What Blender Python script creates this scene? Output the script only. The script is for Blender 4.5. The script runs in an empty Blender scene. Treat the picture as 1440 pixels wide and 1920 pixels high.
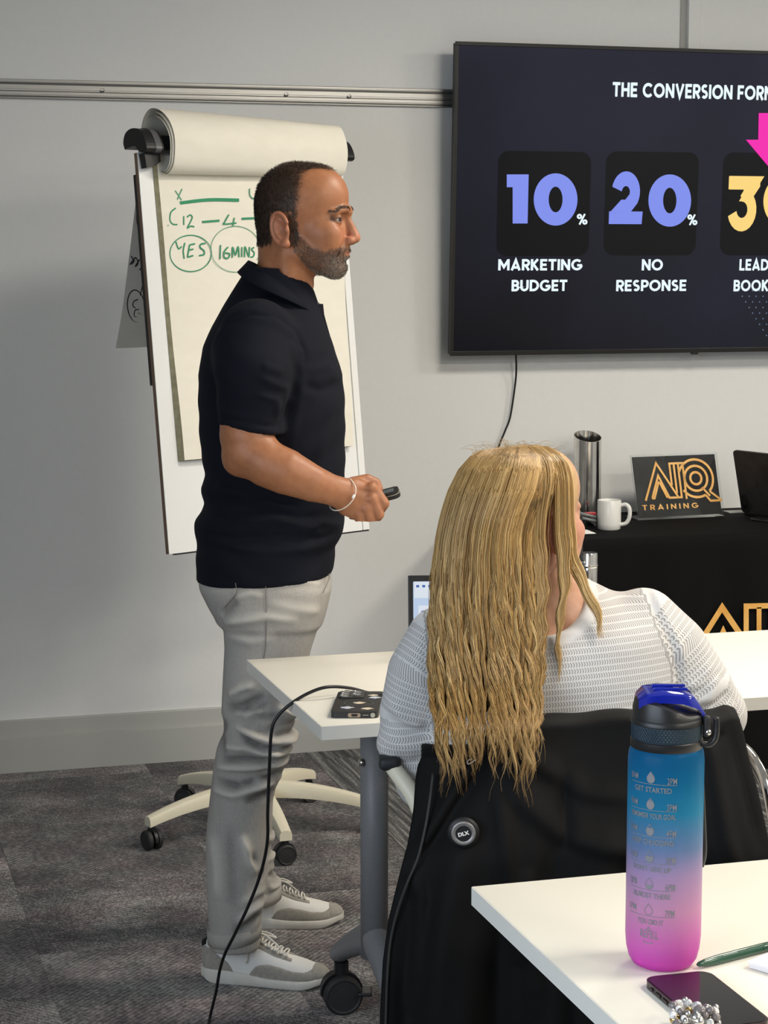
import bpy, bmesh, math, random
import numpy as np
from mathutils import Matrix, Vector
from math import sin, cos, pi, radians, atan, sqrt

random.seed(7); rng = np.random.default_rng(7)
SC = bpy.context.scene
COL = SC.collection

# ------------------------------------------------------------------ camera
FPX = 3750.0; CAMH = 1.53; PITCH = atan(480 / FPX); YAW = radians(16.2)
cam = bpy.data.cameras.new('camera'); camo = bpy.data.objects.new('camera', cam); COL.objects.link(camo)
camo.location = (0, 0, CAMH); camo.rotation_euler = (pi / 2 - PITCH, 0, -YAW)
cam.sensor_fit = 'HORIZONTAL'; cam.sensor_width = 36; cam.lens = FPX / 1440 * 36
cam.clip_start = 0.05; cam.clip_end = 60
SC.camera = camo
SC.view_settings.view_transform = 'Standard'; SC.view_settings.look = 'None'
SC.view_settings.gamma = 1; SC.view_settings.use_curve_mapping = False
SC.view_settings.exposure = 0.0
# ------------------------------------------------------------------ world and lights
w = bpy.data.worlds.new('world'); SC.world = w; w.use_nodes = True
w.node_tree.nodes['Background'].inputs[0].default_value = (0.62, 0.78, 1.0, 1)
w.node_tree.nodes['Background'].inputs[1].default_value = 1.0
PANEL_W = 35.0
PANELS = [(x, y, 1.0) for y in (3.7, 1.7, -.3, -2.3) for x in (2.25, 4.05)]
CEIL = 2.72
def area_light(name, loc, rot, sx, sy, power, col):
    l = bpy.data.lights.new(name, 'AREA'); l.shape = 'RECTANGLE'; l.size = sx; l.size_y = sy
    l.energy = power; l.color = col
    o = bpy.data.objects.new(name, l); COL.objects.link(o); o.location = loc; o.rotation_euler = rot
    return o
area_light('window_daylight', (-1.57, 0.4, 1.55), (0, -pi / 2, 0), 1.5, 3.2, 88, (0.76, 0.87, 1.0))

# ------------------------------------------------------------------ helpers
def L2W(p):
    """room frame turned by the camera's heading (u right, d away, z up) -> world"""
    u, d, z = p
    return np.array([u * cos(YAW) + d * sin(YAW), -u * sin(YAW) + d * cos(YAW), z])
RL = Matrix.Rotation(-YAW, 4, 'Z')
def PL(px, py, d):
    """picture point at real depth d, in the (u, d, z) frame"""
    fwd = FPX * cos(PITCH) + (960 - py) * sin(PITCH); t = d / fwd
    return np.array([(px - 720) * t, d, CAMH + t * (-FPX * sin(PITCH) + (960 - py) * cos(PITCH))])
def ray(px, py):
    return L2W((px - 720, FPX * cos(PITCH) + (960 - py) * sin(PITCH), -FPX * sin(PITCH) + (960 - py) * cos(PITCH)))
CAMP = np.array([0, 0, CAMH])
def on_plane(px, py, p0, n):
    r = ray(px, py); n = np.array(n, float); t = ((np.array(p0) - CAMP) @ n) / (r @ n); return CAMP + t * r
def onz(px, py, z): return on_plane(px, py, (0, 0, z), (0, 0, 1))
def ony(px, py, y): return on_plane(px, py, (0, y, 0), (0, 1, 0))

def mat(name, col=(.8, .8, .8), rough=.5, metal=0, spec=.5, emit=None, es=1.0, sheen=0, trans=0, ior=1.45, coat=0, alpha=1, sss=0):
    m = bpy.data.materials.new(name); m.use_nodes = True
    b = m.node_tree.nodes['Principled BSDF']
    b.inputs['Base Color'].default_value = (*col, 1); b.inputs['Roughness'].default_value = rough
    b.inputs['Metallic'].default_value = metal; b.inputs['Specular IOR Level'].default_value = spec
    b.inputs['IOR'].default_value = ior; b.inputs['Transmission Weight'].default_value = trans
    b.inputs['Sheen Weight'].default_value = sheen; b.inputs['Coat Weight'].default_value = coat
    b.inputs['Alpha'].default_value = alpha
    if sss:
        b.inputs['Subsurface Weight'].default_value = sss; b.inputs['Subsurface Radius'].default_value = (.012, .005, .003); b.inputs['Subsurface Scale'].default_value = 1
    if emit: b.inputs['Emission Color'].default_value = (*emit, 1); b.inputs['Emission Strength'].default_value = es
    return m
class NT:
    """small node-building shorthand"""
    def __init__(s, m): s.m = m; s.t = m.node_tree; s.b = s.t.nodes['Principled BSDF']
    def n(s, typ, ins=None, **kw):
        nd = s.t.nodes.new('ShaderNode' + typ)
        for k, v in kw.items(): setattr(nd, k, v)
        for k, v in (ins or {}).items():
            if hasattr(v, 'is_linked') or hasattr(v, 'links'): s.t.links.new(v, nd.inputs[k])
            else: nd.inputs[k].default_value = v
        return nd
    def link(s, a, k): s.t.links.new(a, s.b.inputs[k])
    def ramp(s, fac, stops):
        nd = s.n('ValToRGB', {'Fac': fac}); e = nd.color_ramp.elements
        while len(e) < len(stops): e.new(0.5)
        for el, (p, c) in zip(e, stops): el.position = p; el.color = (*c, 1)
        return nd.outputs['Color']
    def math(s, op, a, b=0.0):
        nd = s.n('Math', operation=op)
        for i, v in enumerate((a, b)):
            if hasattr(v, 'links'): s.t.links.new(v, nd.inputs[i])
            else: nd.inputs[i].default_value = v
        return nd.outputs[0]
    def bump(s, h, st, dist):
        nd = s.n('Bump', {'Height': h, 'Strength': st, 'Distance': dist}); s.link(nd.outputs[0], 'Normal')
def noisy(m, c0, c1, scale, bump=0, dist=.001, detail=4, stretch=(1, 1, 1)):
    """colour grain and fine relief from a noise in object space"""
    t = NT(m); tc = t.n('TexCoord'); mp = t.n('Mapping', {'Vector': tc.outputs['Object'], 'Scale': stretch})
    nz = t.n('TexNoise', {'Vector': mp.outputs[0], 'Scale': scale, 'Detail': detail})
    t.link(t.ramp(nz.outputs['Fac'], [(.3, c0), (.7, c1)]), 'Base Color')
    if bump: t.bump(nz.outputs['Fac'], bump, dist)
    return m

def wloc(o):
    p = np.zeros(3)
    while o is not None: p = p + np.array(o.location); o = o.parent
    return p
def put(name, verts, faces, m, parent=None, smooth=False, base=None, attrs=None):
    """link ONE mesh object; verts in world space"""
    verts = np.asarray(verts, float).reshape(-1, 3)
    off = wloc(parent) if parent is not None else (np.array(base, float) if base is not None else np.zeros(3))
    me = bpy.data.meshes.new(name); me.from_pydata((verts - off).tolist(), [], faces if isinstance(faces, list) else faces.tolist()); me.update()
    if m is not None: me.materials.append(m)
    if smooth: me.polygons.foreach_set('use_smooth', np.ones(len(me.polygons), bool))
    for k, v in (attrs or {}).items():
        if v.ndim == 1:
            a = me.attributes.new(k, 'FLOAT', 'POINT'); a.data.foreach_set('value', v.astype(np.float32))
        else:
            a = me.attributes.new(k, 'FLOAT_COLOR', 'POINT'); a.data.foreach_set('color', np.c_[v, np.ones(len(v))].astype(np.float32).ravel())
    o = bpy.data.objects.new(name, me); COL.objects.link(o)
    if parent is not None: o.parent = parent
    elif base is not None: o.location = base
    return o
def tag(o, label=None, cat=None, group=None, kind=None):
    if label: o['label'] = label
    if cat: o['category'] = cat
    if group: o['group'] = group
    if kind: o['kind'] = kind
    return o
def thing(name, loc, label, cat, group=None):
    o = bpy.data.objects.new(name, None); COL.objects.link(o); o.location = loc; o.empty_display_size = .1
    return tag(o, label, cat, group)
class MB:
    def __init__(s): s.v = []; s.f = []
    def add(s, v, f):
        k = len(s.v); s.v += [tuple(map(float, p)) for p in v]; s.f += [tuple(i + k for i in q) for q in f]; return s
    def bm(s, bm, M=None):
        if M is not None: bm.transform(M)
        bm.verts.index_update(); s.add([v.co[:] for v in bm.verts], [[v.index for v in f.verts] for f in bm.faces]); bm.free(); return s
    def box(s, c, size, bev=0, R=None, seg=2):
        b = bmesh.new(); bmesh.ops.create_cube(b, size=1); bmesh.ops.scale(b, vec=size, verts=b.verts)
        if bev: bmesh.ops.bevel(b, geom=b.edges[:], offset=bev, segments=seg, profile=.5, affect='EDGES')
        M = Matrix.Translation(Vector(c))
        if R is not None: M = M @ (R if len(R) == 4 else R.to_4x4())
        return s.bm(b, M)
    def tube(s, pts, r, n=10, cap=True, closed=False):
        pts = [Vector(p) for p in pts]; N = len(pts); rs = r if hasattr(r, '__len__') else [r] * N
        ref = None; rings = []
        for i, p in enumerate(pts):
            if closed: t = pts[(i + 1) % N] - pts[i - 1]
            else: t = pts[min(i + 1, N - 1)] - pts[max(i - 1, 0)]
            t.normalize()
            if ref is None: ref = t.orthogonal().normalized()
            ref = (ref - t * ref.dot(t)).normalized(); b2 = t.cross(ref)
            rings.append([p + (ref * cos(a) + b2 * sin(a)) * rs[i] for a in [2 * pi * k / n for k in range(n)]])
        v = [q for R in rings for q in R]; f = []
        for i in range(N if closed else N - 1):
            j = (i + 1) % N
            for k in range(n): f.append((i * n + k, i * n + (k + 1) % n, j * n + (k + 1) % n, j * n + k))
        if cap and not closed: f += [tuple(range(n))[::-1], tuple((N - 1) * n + k for k in range(n))]
        return s.add(v, f)
    def lathe(s, prof, c=(0, 0, 0), n=32, M=None, cap=False):
        """prof: (r, z) pairs round the z axis"""
        v = []; f = []
        for r, z in prof: v += [(r * cos(2 * pi * k / n), r * sin(2 * pi * k / n), z) for k in range(n)]
        for i in range(len(prof) - 1):
            for k in range(n): f.append((i * n + k, i * n + (k + 1) % n, (i + 1) * n + (k + 1) % n, (i + 1) * n + k))
        if cap: f += [tuple(range(n))[::-1], tuple((len(prof) - 1) * n + k for k in range(n))]
        M = Matrix.Translation(Vector(c)) @ (M or Matrix())
        return s.add([(M @ Vector(p))[:] for p in v], f)
    def prism(s, poly, o, U, V, h, W=None):
        """extrude a 2-D outline laid at o along U, V by h along W"""
        o, U, V = map(lambda q: np.array(q, float), (o, U, V)); W = np.cross(U, V) if W is None else np.array(W, float)
        n = len(poly); a = [o + U * p[0] + V * p[1] for p in poly]; b = [p + W * h for p in a]
        f = [tuple(range(n))[::-1], tuple(range(n, 2 * n))] + [(i, (i + 1) % n, n + (i + 1) % n, n + i) for i in range(n)]
        return s.add(a + b, f)
    def loft(s, rings, cap=True, closed=True):
        n = len(rings[0]); v = [q for R in rings for q in R]; f = []
        for i in range(len(rings) - 1):
            for k in range(n if closed else n - 1): f.append((i * n + k, i * n + (k + 1) % n, (i + 1) * n + (k + 1) % n, (i + 1) * n + k))
        if cap: f += [tuple(range(n))[::-1], tuple((len(rings) - 1) * n + k for k in range(n))]
        return s.add(v, f)
    def stroke(s, pts, w, o, U, V, h=0.0004, closed=False):
        """flat ribbon along a 2-D polyline, mitred, laid on the plane o, U, V and standing h off it"""
        P = np.array(pts, float); N = len(P)
        o, U, V = map(lambda q: np.array(q, float), (o, U, V)); W = np.cross(U, V); W /= np.linalg.norm(W)
        L = []; R_ = []
        for i in range(N):
            a = P[i] - P[i - 1] if (i or closed) else P[1] - P[0]; b = P[(i + 1) % N] - P[i] if (i < N - 1 or closed) else P[-1] - P[-2]
            a = a / (np.linalg.norm(a) + 1e-9); b = b / (np.linalg.norm(b) + 1e-9)
            na = np.array([-a[1], a[0]]); nb = np.array([-b[1], b[0]]); m = na + nb; l = np.linalg.norm(m)
            m = m / l if l > .2 else na
            k = min(1 / max(m @ na, .35), 2.6); L.append(P[i] + m * w / 2 * k); R_.append(P[i] - m * w / 2 * k)
        v = [o + U * q[0] + V * q[1] + W * h for q in L + R_]
        f = [(i, N + i, N + (i + 1) % N, (i + 1) % N) for i in range(N if closed else N - 1)]
        return s.add(v, f)
    def flat(s, poly, o, U, V, h=0.0004):
        o, U, V = map(lambda q: np.array(q, float), (o, U, V)); W = np.cross(U, V); W /= np.linalg.norm(W)
        return s.add([o + U * p[0] + V * p[1] + W * h for p in poly], [tuple(range(len(poly)))])
    def build(s, name, m, parent=None, smooth=False, base=None, attrs=None):
        o = put(name, s.v, s.f, m, parent, smooth, base, attrs); return o
def edge_split(o, ang=35):
    """smooth shading with hard edges kept"""
    me = o.data; me.polygons.foreach_set('use_smooth', np.ones(len(me.polygons), bool))
    bm = bmesh.new(); bm.from_mesh(me); bm.normal_update()
    for e in bm.edges:
        if len(e.link_faces) == 2 and e.calc_face_angle(0) > radians(ang): e.smooth = False
    bm.to_mesh(me); bm.free(); return o
def text_verts(txt, off=0.0, spacing=1.0):
    c = bpy.data.curves.new('t', 'FONT'); c.body = txt; c.size = 1; c.offset = off; c.space_character = spacing; c.resolution_u = 5
    o = bpy.data.objects.new('t', c); COL.objects.link(o)
    dg = bpy.context.evaluated_depsgraph_get(); me = bpy.data.meshes.new_from_object(o.evaluated_get(dg))
    v = np.array([p.co[:2] for p in me.vertices]); f = [tuple(p.vertices) for p in me.polygons]
    bpy.data.objects.remove(o); bpy.data.meshes.remove(me); bpy.data.curves.remove(c)
    return v, f
def lettering(txt, o, U, V, w, hgt, m, parent, name='lettering', off=.02, lift=.0004, fit=None, spacing=1.0, bend=None, bold=0):
    """flat lettering: lower-left corner o, width w for `fit` (or all of it), cap height hgt"""
    v, f = text_verts(txt, off, spacing)
    if bold:
        n0 = len(v); sh = [(0, 0)] + [(bold * a, bold * .55 * b) for a in (-1, 1) for b in (-1, 1)]; f = [tuple(i + k * n0 for i in q) for k in range(5) for q in f]; v = np.concatenate([v + np.array(d) for d in sh])
    lo = v.min(0); hi = v.max(0)
    ww = hi[0] - lo[0]
    if fit: fv, _ = text_verts(fit, off, spacing); ww = fv[:, 0].max() - fv[:, 0].min() + 2 * bold
    q = (v - lo) / np.array([ww, hi[1] - lo[1]]) * np.array([w, hgt])
    if bend: P = bend(q)
    else:
        o, U, V = map(lambda a: np.array(a, float), (o, U, V)); W = np.cross(U, V); P = o + q[:, :1] * U + q[:, 1:] * V + W * lift
    return put(name, P, f, m, parent)
def arc_(c, r, a0, a1, n=12): return [(c[0] + r * cos(radians(a0 + (a1 - a0) * i / n)), c[1] + r * sin(radians(a0 + (a1 - a0) * i / n))) for i in range(n + 1)]
_v = [(.095, 0), (.095, 1)]
GLYPH = {'T': (.70, [[(0, .905), (.70, .905)], [(.35, .9), (.35, 0)]]), 'H': (.74, [_v, [(.645, 0), (.645, 1)], [(.09, .5), (.65, .5)]]), 'E': (.60, [_v, [(.05, .905), (.60, .905)], [(.05, .5), (.55, .5)], [(.05, .095), (.60, .095)]]), 'C': (.90, [arc_((.5, .5), .405, 42, 318, 22)]), 'O': (1.0, [arc_((.5, .5), .405, 0, 360, 30)]),
    'N': (.78, [_v, [(.685, 0), (.685, 1)], [(.10, .93), (.68, .07)]]), 'V': (.82, [[(.09, 1), (.41, .08), (.73, 1)]]), 'R': (.66, [_v, [(.05, .905), (.36, .905)] + arc_((.36, .675), .23, 90, -90, 10)[1:] + [(.05, .445)], [(.32, .46), (.60, 0)]]), 'S': (.62, [arc_((.31, .705), .20, 35, 250, 12) + arc_((.31, .295), .20, 80, -145, 12)]), 'I': (.19, [_v]), 'F': (.57, [_v, [(.05, .905), (.57, .905)], [(.05, .47), (.52, .47)]]),
    'M': (.96, [_v, [(.865, 0), (.865, 1)], [(.11, .93), (.48, .30), (.85, .93)]]), 'U': (.74, [[(.095, 1), (.095, .37)] + arc_((.37, .37), .275, 180, 360, 12) + [(.645, 1)]]), 'L': (.55, [_v, [(.05, .095), (.55, .095)]]), 'A': (.86, [[(.09, 0), (.43, .92), (.77, 0)], [(.2, .26), (.66, .26)]]), 'K': (.70, [_v, [(.60, 1), (.12, .44)], [(.24, .52), (.62, 0)]]), 'G': (.96, [arc_((.5, .5), .405, 45, 352, 22), [(.52, .45), (.95, .45)]]),
    'B': (.66, [_v, [(.05, .905), (.35, .905)] + arc_((.35, .71), .195, 90, -90, 10)[1:] + [(.05, .515)], [(.05, .515), (.36, .515)] + arc_((.36, .305), .21, 90, -90, 10)[1:] + [(.05, .095)]]), 'D': (.80, [_v, [(.05, .905), (.32, .905)] + arc_((.32, .5), .405, 90, -90, 16)[1:] + [(.05, .095)]]), 'P': (.64, [_v, [(.05, .905), (.34, .905)] + arc_((.34, .665), .24, 90, -90, 10)[1:] + [(.05, .425)]]), ' ': (.28, []), '%': (1.0, [arc_((.24, .76), .16, 0, 360, 14), arc_((.76, .24), .16, 0, 360, 14), [(.74, 1), (.26, 0)]])}
def block_text(txt, o, U, V, w, hgt, m, parent, name, lift, fit=None, wt=.215, gap=.115):
    """heavy geometric capitals drawn as strokes; w is the width of `fit` or of all of it"""
    adv = lambda t: sum(GLYPH[c][0] + gap for c in t) - gap
    kx = w / adv(fit or txt); x = 0; mb = MB(); o, U, V = map(lambda a: np.array(a, float), (o, U, V)); Wn = np.cross(U, V)
    for c in txt:
        for st in GLYPH[c][1]:
            cl_ = np.hypot(st[0][0] - st[-1][0], st[0][1] - st[-1][1]) < 1e-6; k = MB().stroke(st[:-1] if cl_ else st, wt * (.8 if c == '%' else 1), (0, 0, 0), (1, 0, 0), (0, 1, 0), 0, cl_); mb.add([o + U * (q[0] + x) * kx + V * q[1] * hgt + Wn * lift for q in k.v], k.f)
        x += GLYPH[c][0] + gap
    return mb.build(name, m, parent)
def ringpts(c, rx, ry=None, n=40, a0=0, a1=2 * pi, rot=0):
    ry = rx if ry is None else ry; k = n if abs(a1 - a0 - 2 * pi) < 1e-6 else n - 1
    out = []
    for i in range(n):
        a = a0 + (a1 - a0) * i / k; x, y = rx * cos(a), ry * sin(a)
        out.append((c[0] + x * cos(rot) - y * sin(rot), c[1] + x * sin(rot) + y * cos(rot)))
    return out
def rrect(x0, y0, x1, y1, r, n=6):
    p = []
    for cx, cy, a in ((x1 - r, y1 - r, 0), (x0 + r, y1 - r, 90), (x0 + r, y0 + r, 180), (x1 - r, y0 + r, 270)):
        p += [(cx + r * cos(radians(a + 90 * i / n)), cy + r * sin(radians(a + 90 * i / n))) for i in range(n + 1)]
    return p
def smooth_path(pts, n=8):
    """Catmull-Rom through the points"""
    P = [np.array(p, float) for p in pts]; P = [2 * P[0] - P[1]] + P + [2 * P[-1] - P[-2]]; out = []
    for i in range(1, len(P) - 2):
        a, b, c, d = P[i - 1:i + 3]
        for k in range(n):
            t = k / n; out.append(.5 * (2 * b + (c - a) * t + (2 * a - 5 * b + 4 * c - d) * t * t + (3 * b - a - 3 * c + d) * t ** 3))
    return out + [P[-2]]

# ------------------------------------------------------------------ implicit surfaces (for bodies and cloth)
class SDF:
    def __init__(s, lo, hi, h):
        s.lo = np.array(lo, float); s.h = h; n = np.ceil((np.array(hi) - s.lo) / h).astype(int) + 1
        s.ax = [(s.lo[i] + h * np.arange(n[i])).astype(np.float32) for i in range(3)]; s.f = np.full(n, 1.0, np.float32)
    def _sl(s, bb, k):
        sl = []
        for i in range(3):
            a = int(np.searchsorted(s.ax[i], bb[0][i] - k - 3 * s.h)); b = int(np.searchsorted(s.ax[i], bb[1][i] + k + 3 * s.h)); sl.append(slice(a, max(b, a)))
        return tuple(sl)
    def op(s, prim, k, how):
        fn, bb = prim; sl = s._sl(bb, k)
        if any(q.stop <= q.start for q in sl): return s
        x = s.ax[0][sl[0]][:, None, None]; y = s.ax[1][sl[1]][None, :, None]; z = s.ax[2][sl[2]][None, None, :]
        d = np.broadcast_to(fn(x, y, z), s.f[sl].shape).astype(np.float32); a = s.f[sl]
        if how == 'sub': a = -a
        if how == 'int': a, d = -a, -d
        if k > 0:
            hh = np.clip(.5 + .5 * (d - a) / k, 0, 1); r = d * (1 - hh) + a * hh - k * hh * (1 - hh)
        else: r = np.minimum(a, d)
        s.f[sl] = -r if how in ('sub', 'int') else r
        return s
    def add(s, prim, k=.01): return s.op(prim, k, 'add')
    def sub(s, prim, k=.005): return s.op(prim, k, 'sub')
    def cut(s, p, n, k=0.004):
        """keep the side of the plane that n points away from"""
        n = np.array(n, float); n /= np.linalg.norm(n); big = ([-99] * 3, [99] * 3)
        return s.op((lambda x, y, z: -((x - p[0]) * n[0] + (y - p[1]) * n[1] + (z - p[2]) * n[2]), big), k, 'sub')
    def mesh(s):
        f = s.f; ins = f < 0; nx, ny, nz = f.shape
        c = np.zeros((nx - 1, ny - 1, nz - 1), np.int8)
        for i in (0, 1):
            for j in (0, 1):
                for k in (0, 1): c += ins[i:nx - 1 + i, j:ny - 1 + j, k:nz - 1 + k]
        act = (c > 0) & (c < 8); I = np.argwhere(act); idx = np.full(act.shape, -1, np.int64); idx[act] = np.arange(len(I))
        acc = np.zeros((len(I), 3)); cnt = np.zeros(len(I))
        for ax in range(3):
            o1, o2 = [q for q in range(3) if q != ax]
            for a in (0, 1):
                for b in (0, 1):
                    A = I.copy(); A[:, o1] += a; A[:, o2] += b; B = A.copy(); B[:, ax] += 1
                    fa = f[tuple(A.T)]; fb = f[tuple(B.T)]; m = (fa < 0) != (fb < 0)
                    t = np.where(m, fa / np.where(m, fa - fb, 1), 0); P = A.astype(float); P[:, ax] += t
                    acc[m] += P[m]; cnt[m] += 1
        V = s.lo + s.h * (acc / np.maximum(cnt, 1)[:, None]); Q = []
        for ax in range(3):
            o1, o2 = [(1, 2), (2, 0), (0, 1)][ax]
            sl0 = [slice(None)] * 3; sl1 = [slice(None)] * 3; sl0[ax] = slice(0, -1); sl1[ax] = slice(1, None)
            a = ins[tuple(sl0)]; b = ins[tuple(sl1)]; E = np.argwhere(a != b)
            ok = (E[:, o1] > 0) & (E[:, o2] > 0) & (E[:, o1] < f.shape[o1] - 1) & (E[:, o2] < f.shape[o2] - 1); E = E[ok]
            def cell(d1, d2):
                q = E.copy(); q[:, o1] -= d1; q[:, o2] -= d2; return idx[tuple(q.T)]
            q = np.stack([cell(1, 1), cell(0, 1), cell(0, 0), cell(1, 0)], 1); flip = ~a[tuple(E.T)]
            q[flip] = q[flip][:, ::-1]; Q.append(q)
        Q = np.concatenate(Q); Q = Q[(Q >= 0).all(1)]
        return V, Q
def vnormals(V, Q):
    n = np.cross(V[Q[:, 2]] - V[Q[:, 0]], V[Q[:, 3]] - V[Q[:, 1]]); N = np.zeros_like(V)
    for k in range(4): np.add.at(N, Q[:, k], n)
    return N / (np.linalg.norm(N, axis=1)[:, None] + 1e-12)
def relax(V, Q, it=2, lam=.5):
    for _ in range(it):
        S = np.zeros_like(V); c = np.zeros(len(V))
        for k in range(4):
            for j in (1, 3): np.add.at(S, Q[:, k], V[Q[:, (k + j) % 4]]); np.add.at(c, Q[:, k], 1)
        V = V + lam * (S / c[:, None] - V)
    return V
def ell(c, r, R=None):
    c = np.array(c, float); r = np.array(r, float); R = np.eye(3) if R is None else np.array(R)
    def fn(x, y, z):
        X, Y, Z = x - c[0], y - c[1], z - c[2]
        q = [R[0, i] * X + R[1, i] * Y + R[2, i] * Z for i in range(3)]
        k0 = np.sqrt(sum((q[i] / r[i]) ** 2 for i in range(3))) + 1e-9; k1 = np.sqrt(sum((q[i] / r[i] ** 2) ** 2 for i in range(3))) + 1e-9
        return k0 * (k0 - 1) / k1
    m = np.abs(R) @ r; return fn, (c - m, c + m)
def ball(c, r): return ell(c, (r, r, r))
def cone(a, b, ra, rb, sq=None):
    """capsule from a to b; sq=(dir, s) squashes its section along dir"""
    a = np.array(a, float); b = np.array(b, float); ba = b - a; L2 = ba @ ba + 1e-12
    def fn(x, y, z):
        X, Y, Z = x - a[0], y - a[1], z - a[2]; t = np.clip((X * ba[0] + Y * ba[1] + Z * ba[2]) / L2, 0, 1)
        X, Y, Z = X - t * ba[0], Y - t * ba[1], Z - t * ba[2]
        if sq is not None:
            dr = np.array(sq[0], float); dr = dr / np.linalg.norm(dr); p = (X * dr[0] + Y * dr[1] + Z * dr[2]) * (1 / sq[1] - 1)
            X, Y, Z = X + p * dr[0], Y + p * dr[1], Z + p * dr[2]
        return np.sqrt(X * X + Y * Y + Z * Z) - (ra + (rb - ra) * t)
    m = max(ra, rb) * max(1, sq[1] if sq else 1); return fn, (np.minimum(a, b) - m, np.maximum(a, b) + m)
def chain(pts, rs, sq=None):
    ps = [cone(pts[i], pts[i + 1], rs[i], rs[i + 1], sq) for i in range(len(pts) - 1)]
    def fn(x, y, z):
        d = ps[0][0](x, y, z)
        for p in ps[1:]: d = np.minimum(d, p[0](x, y, z))
        return d
    return fn, (np.min([p[1][0] for p in ps], 0), np.max([p[1][1] for p in ps], 0))
def obox(c, half, R=None, r=.005):
    c = np.array(c, float); R = np.eye(3) if R is None else np.array(R)
    def fn(x, y, z):
        X, Y, Z = x - c[0], y - c[1], z - c[2]
        q = [np.abs(R[0, i] * X + R[1, i] * Y + R[2, i] * Z) - half[i] + r for i in range(3)]
        return np.sqrt(sum(np.maximum(a, 0) ** 2 for a in q)) + np.minimum(np.maximum(q[0], np.maximum(q[1], q[2])), 0) - r
    m = np.abs(R) @ np.array(half); return fn, (c - m, c + m)
def column(tab, n=2.4):
    """upright body of elliptical sections; tab rows (z, u0, u1, dc, hw): between u0 and u1, centred at depth dc, half depth hw"""
    T = np.array(sorted(tab), float); Z = T[:, 0]
    def fn(x, y, z):
        zz = np.clip(z, Z[0], Z[-1]); u0, u1, dc, hw = (np.interp(zz, Z, T[:, i]) for i in (1, 2, 3, 4))
        a = (u1 - u0) / 2; q = (np.abs((x - (u0 + u1) / 2) / a) ** n + np.abs((y - dc) / hw) ** n) ** (1 / n)
        side = (q - 1) * np.minimum(a, hw) * .9
        return np.maximum(side, np.maximum(z - Z[-1], Z[0] - z))
    return fn, (np.array([T[:, 1].min(), (T[:, 3] - T[:, 4]).min(), Z[0]]), np.array([T[:, 2].max(), (T[:, 3] + T[:, 4]).max(), Z[-1]]))
def fold_field(V2, folds):
    """sum of ridges along 2-D polylines; folds: (points, width, amount)"""
    out = np.zeros(len(V2))
    for pts, wd, am in folds:
        P = np.array(pts, float); d = np.full(len(V2), 9e9); tt = np.zeros(len(V2)); n = len(P) - 1
        for i in range(n):
            a, b = P[i], P[i + 1]; ab = b - a; t = np.clip(((V2 - a) @ ab) / (ab @ ab + 1e-9), 0, 1)
            q = np.linalg.norm(V2 - a - t[:, None] * ab, axis=1); m = q < d; d[m] = q[m]; tt[m] = (i + t[m]) / n
        out += am * np.exp(-(d / wd) ** 2) * (np.clip(np.minimum(tt, 1 - tt) * 5, .0, 1) ** .7 if n else 1)
    return out
# ------------------------------------------------------------------ materials
M_wall = noisy(mat('wall_paint', rough=.62, spec=.3), (.735, .745, .74), (.75, .76, .755), 60, .08, .0006)
M_base = mat('skirting_paint', (.45, .455, .43), .5)
M_alu = noisy(mat('brushed_aluminium', rough=.35, metal=.8), (.34, .335, .32), (.42, .415, .40), 8, 0, stretch=(1, 60, 60))
M_aludk = mat('aluminium_groove', (.10, .10, .095), .5, .6)
M_black = mat('black_plastic', (.012, .012, .013), .38)
M_blackm = mat('matt_black_plastic', (.02, .02, .021), .6)
M_chrome = noisy(mat('polished_steel', rough=.12, metal=1), (.62, .60, .57), (.75, .73, .70), 30)
M_white = mat('white_laminate', (.87, .83, .72), .42)
M_edge = mat('white_edge_band', (.74, .72, .66), .4)
M_grey = noisy(mat('grey_powder_coat', rough=.5, metal=.1), (.20, .20, .205), (.235, .235, .24), 400, .1, .0003)
M_cream = mat('cream_plastic', (.72, .67, .52), .4)
M_gold = noisy(mat('gold_print', rough=.45), (.72, .36, .08), (.85, .50, .15), 25)
M_whitep = mat('white_gloss', (.85, .85, .83), .25)
E_ = lambda n, c, s: mat(n, (0, 0, 0), .5, emit=c, es=s)

# ------------------------------------------------------------------ the room
X0, X1, Y0, YW = -1.5, 5.2, -3.6, 5.92
def slab(name, lo, hi, m, **k):
    lo, hi = np.array(lo), np.array(hi); return tag(MB().box((lo + hi) / 2, hi - lo).build(name, m, **k), kind='structure')
M_sub = mat('subfloor', (.05, .05, .05), .9)
floor = slab('floor', (X0, Y0, -.15), (X1, YW, -.008), M_sub)
slab('wall_back', (X0 - .2, YW, -.15), (X1 + .2, YW + .15, CEIL + .1), M_wall)
M_wall2 = noisy(mat('grey_partition_paint', rough=.7, spec=.3), (.42, .43, .43), (.46, .47, .47), 40)
slab('wall_right', (X1, Y0, -.15), (X1 + .15, YW, CEIL + .1), M_wall2)
slab('wall_front', (X0 - .2, Y0 - .15, -.15), (X1 + .2, Y0, CEIL + .1), M_wall2)
wl = MB()
for lo, hi in (((X0 - .15, Y0, -.15), (X0, YW, .8)), ((X0 - .15, Y0, 2.3), (X0, YW, CEIL + .1)), ((X0 - .15, Y0, .8), (X0, -1.2, 2.3)), ((X0 - .15, 2.0, .8), (X0, YW, 2.3))):
    wl.box((np.array(lo) + hi) / 2, np.array(hi) - lo)
tag(wl.build('wall_left', M_wall2), kind='structure')
M_ceil = noisy(mat('ceiling_tile_white', rough=.9), (.56, .56, .55), (.60, .60, .59), 90)
slab('ceiling', (X0 - .2, Y0 - .15, CEIL), (X1 + .2, YW + .15, CEIL + .1), M_ceil)
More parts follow.
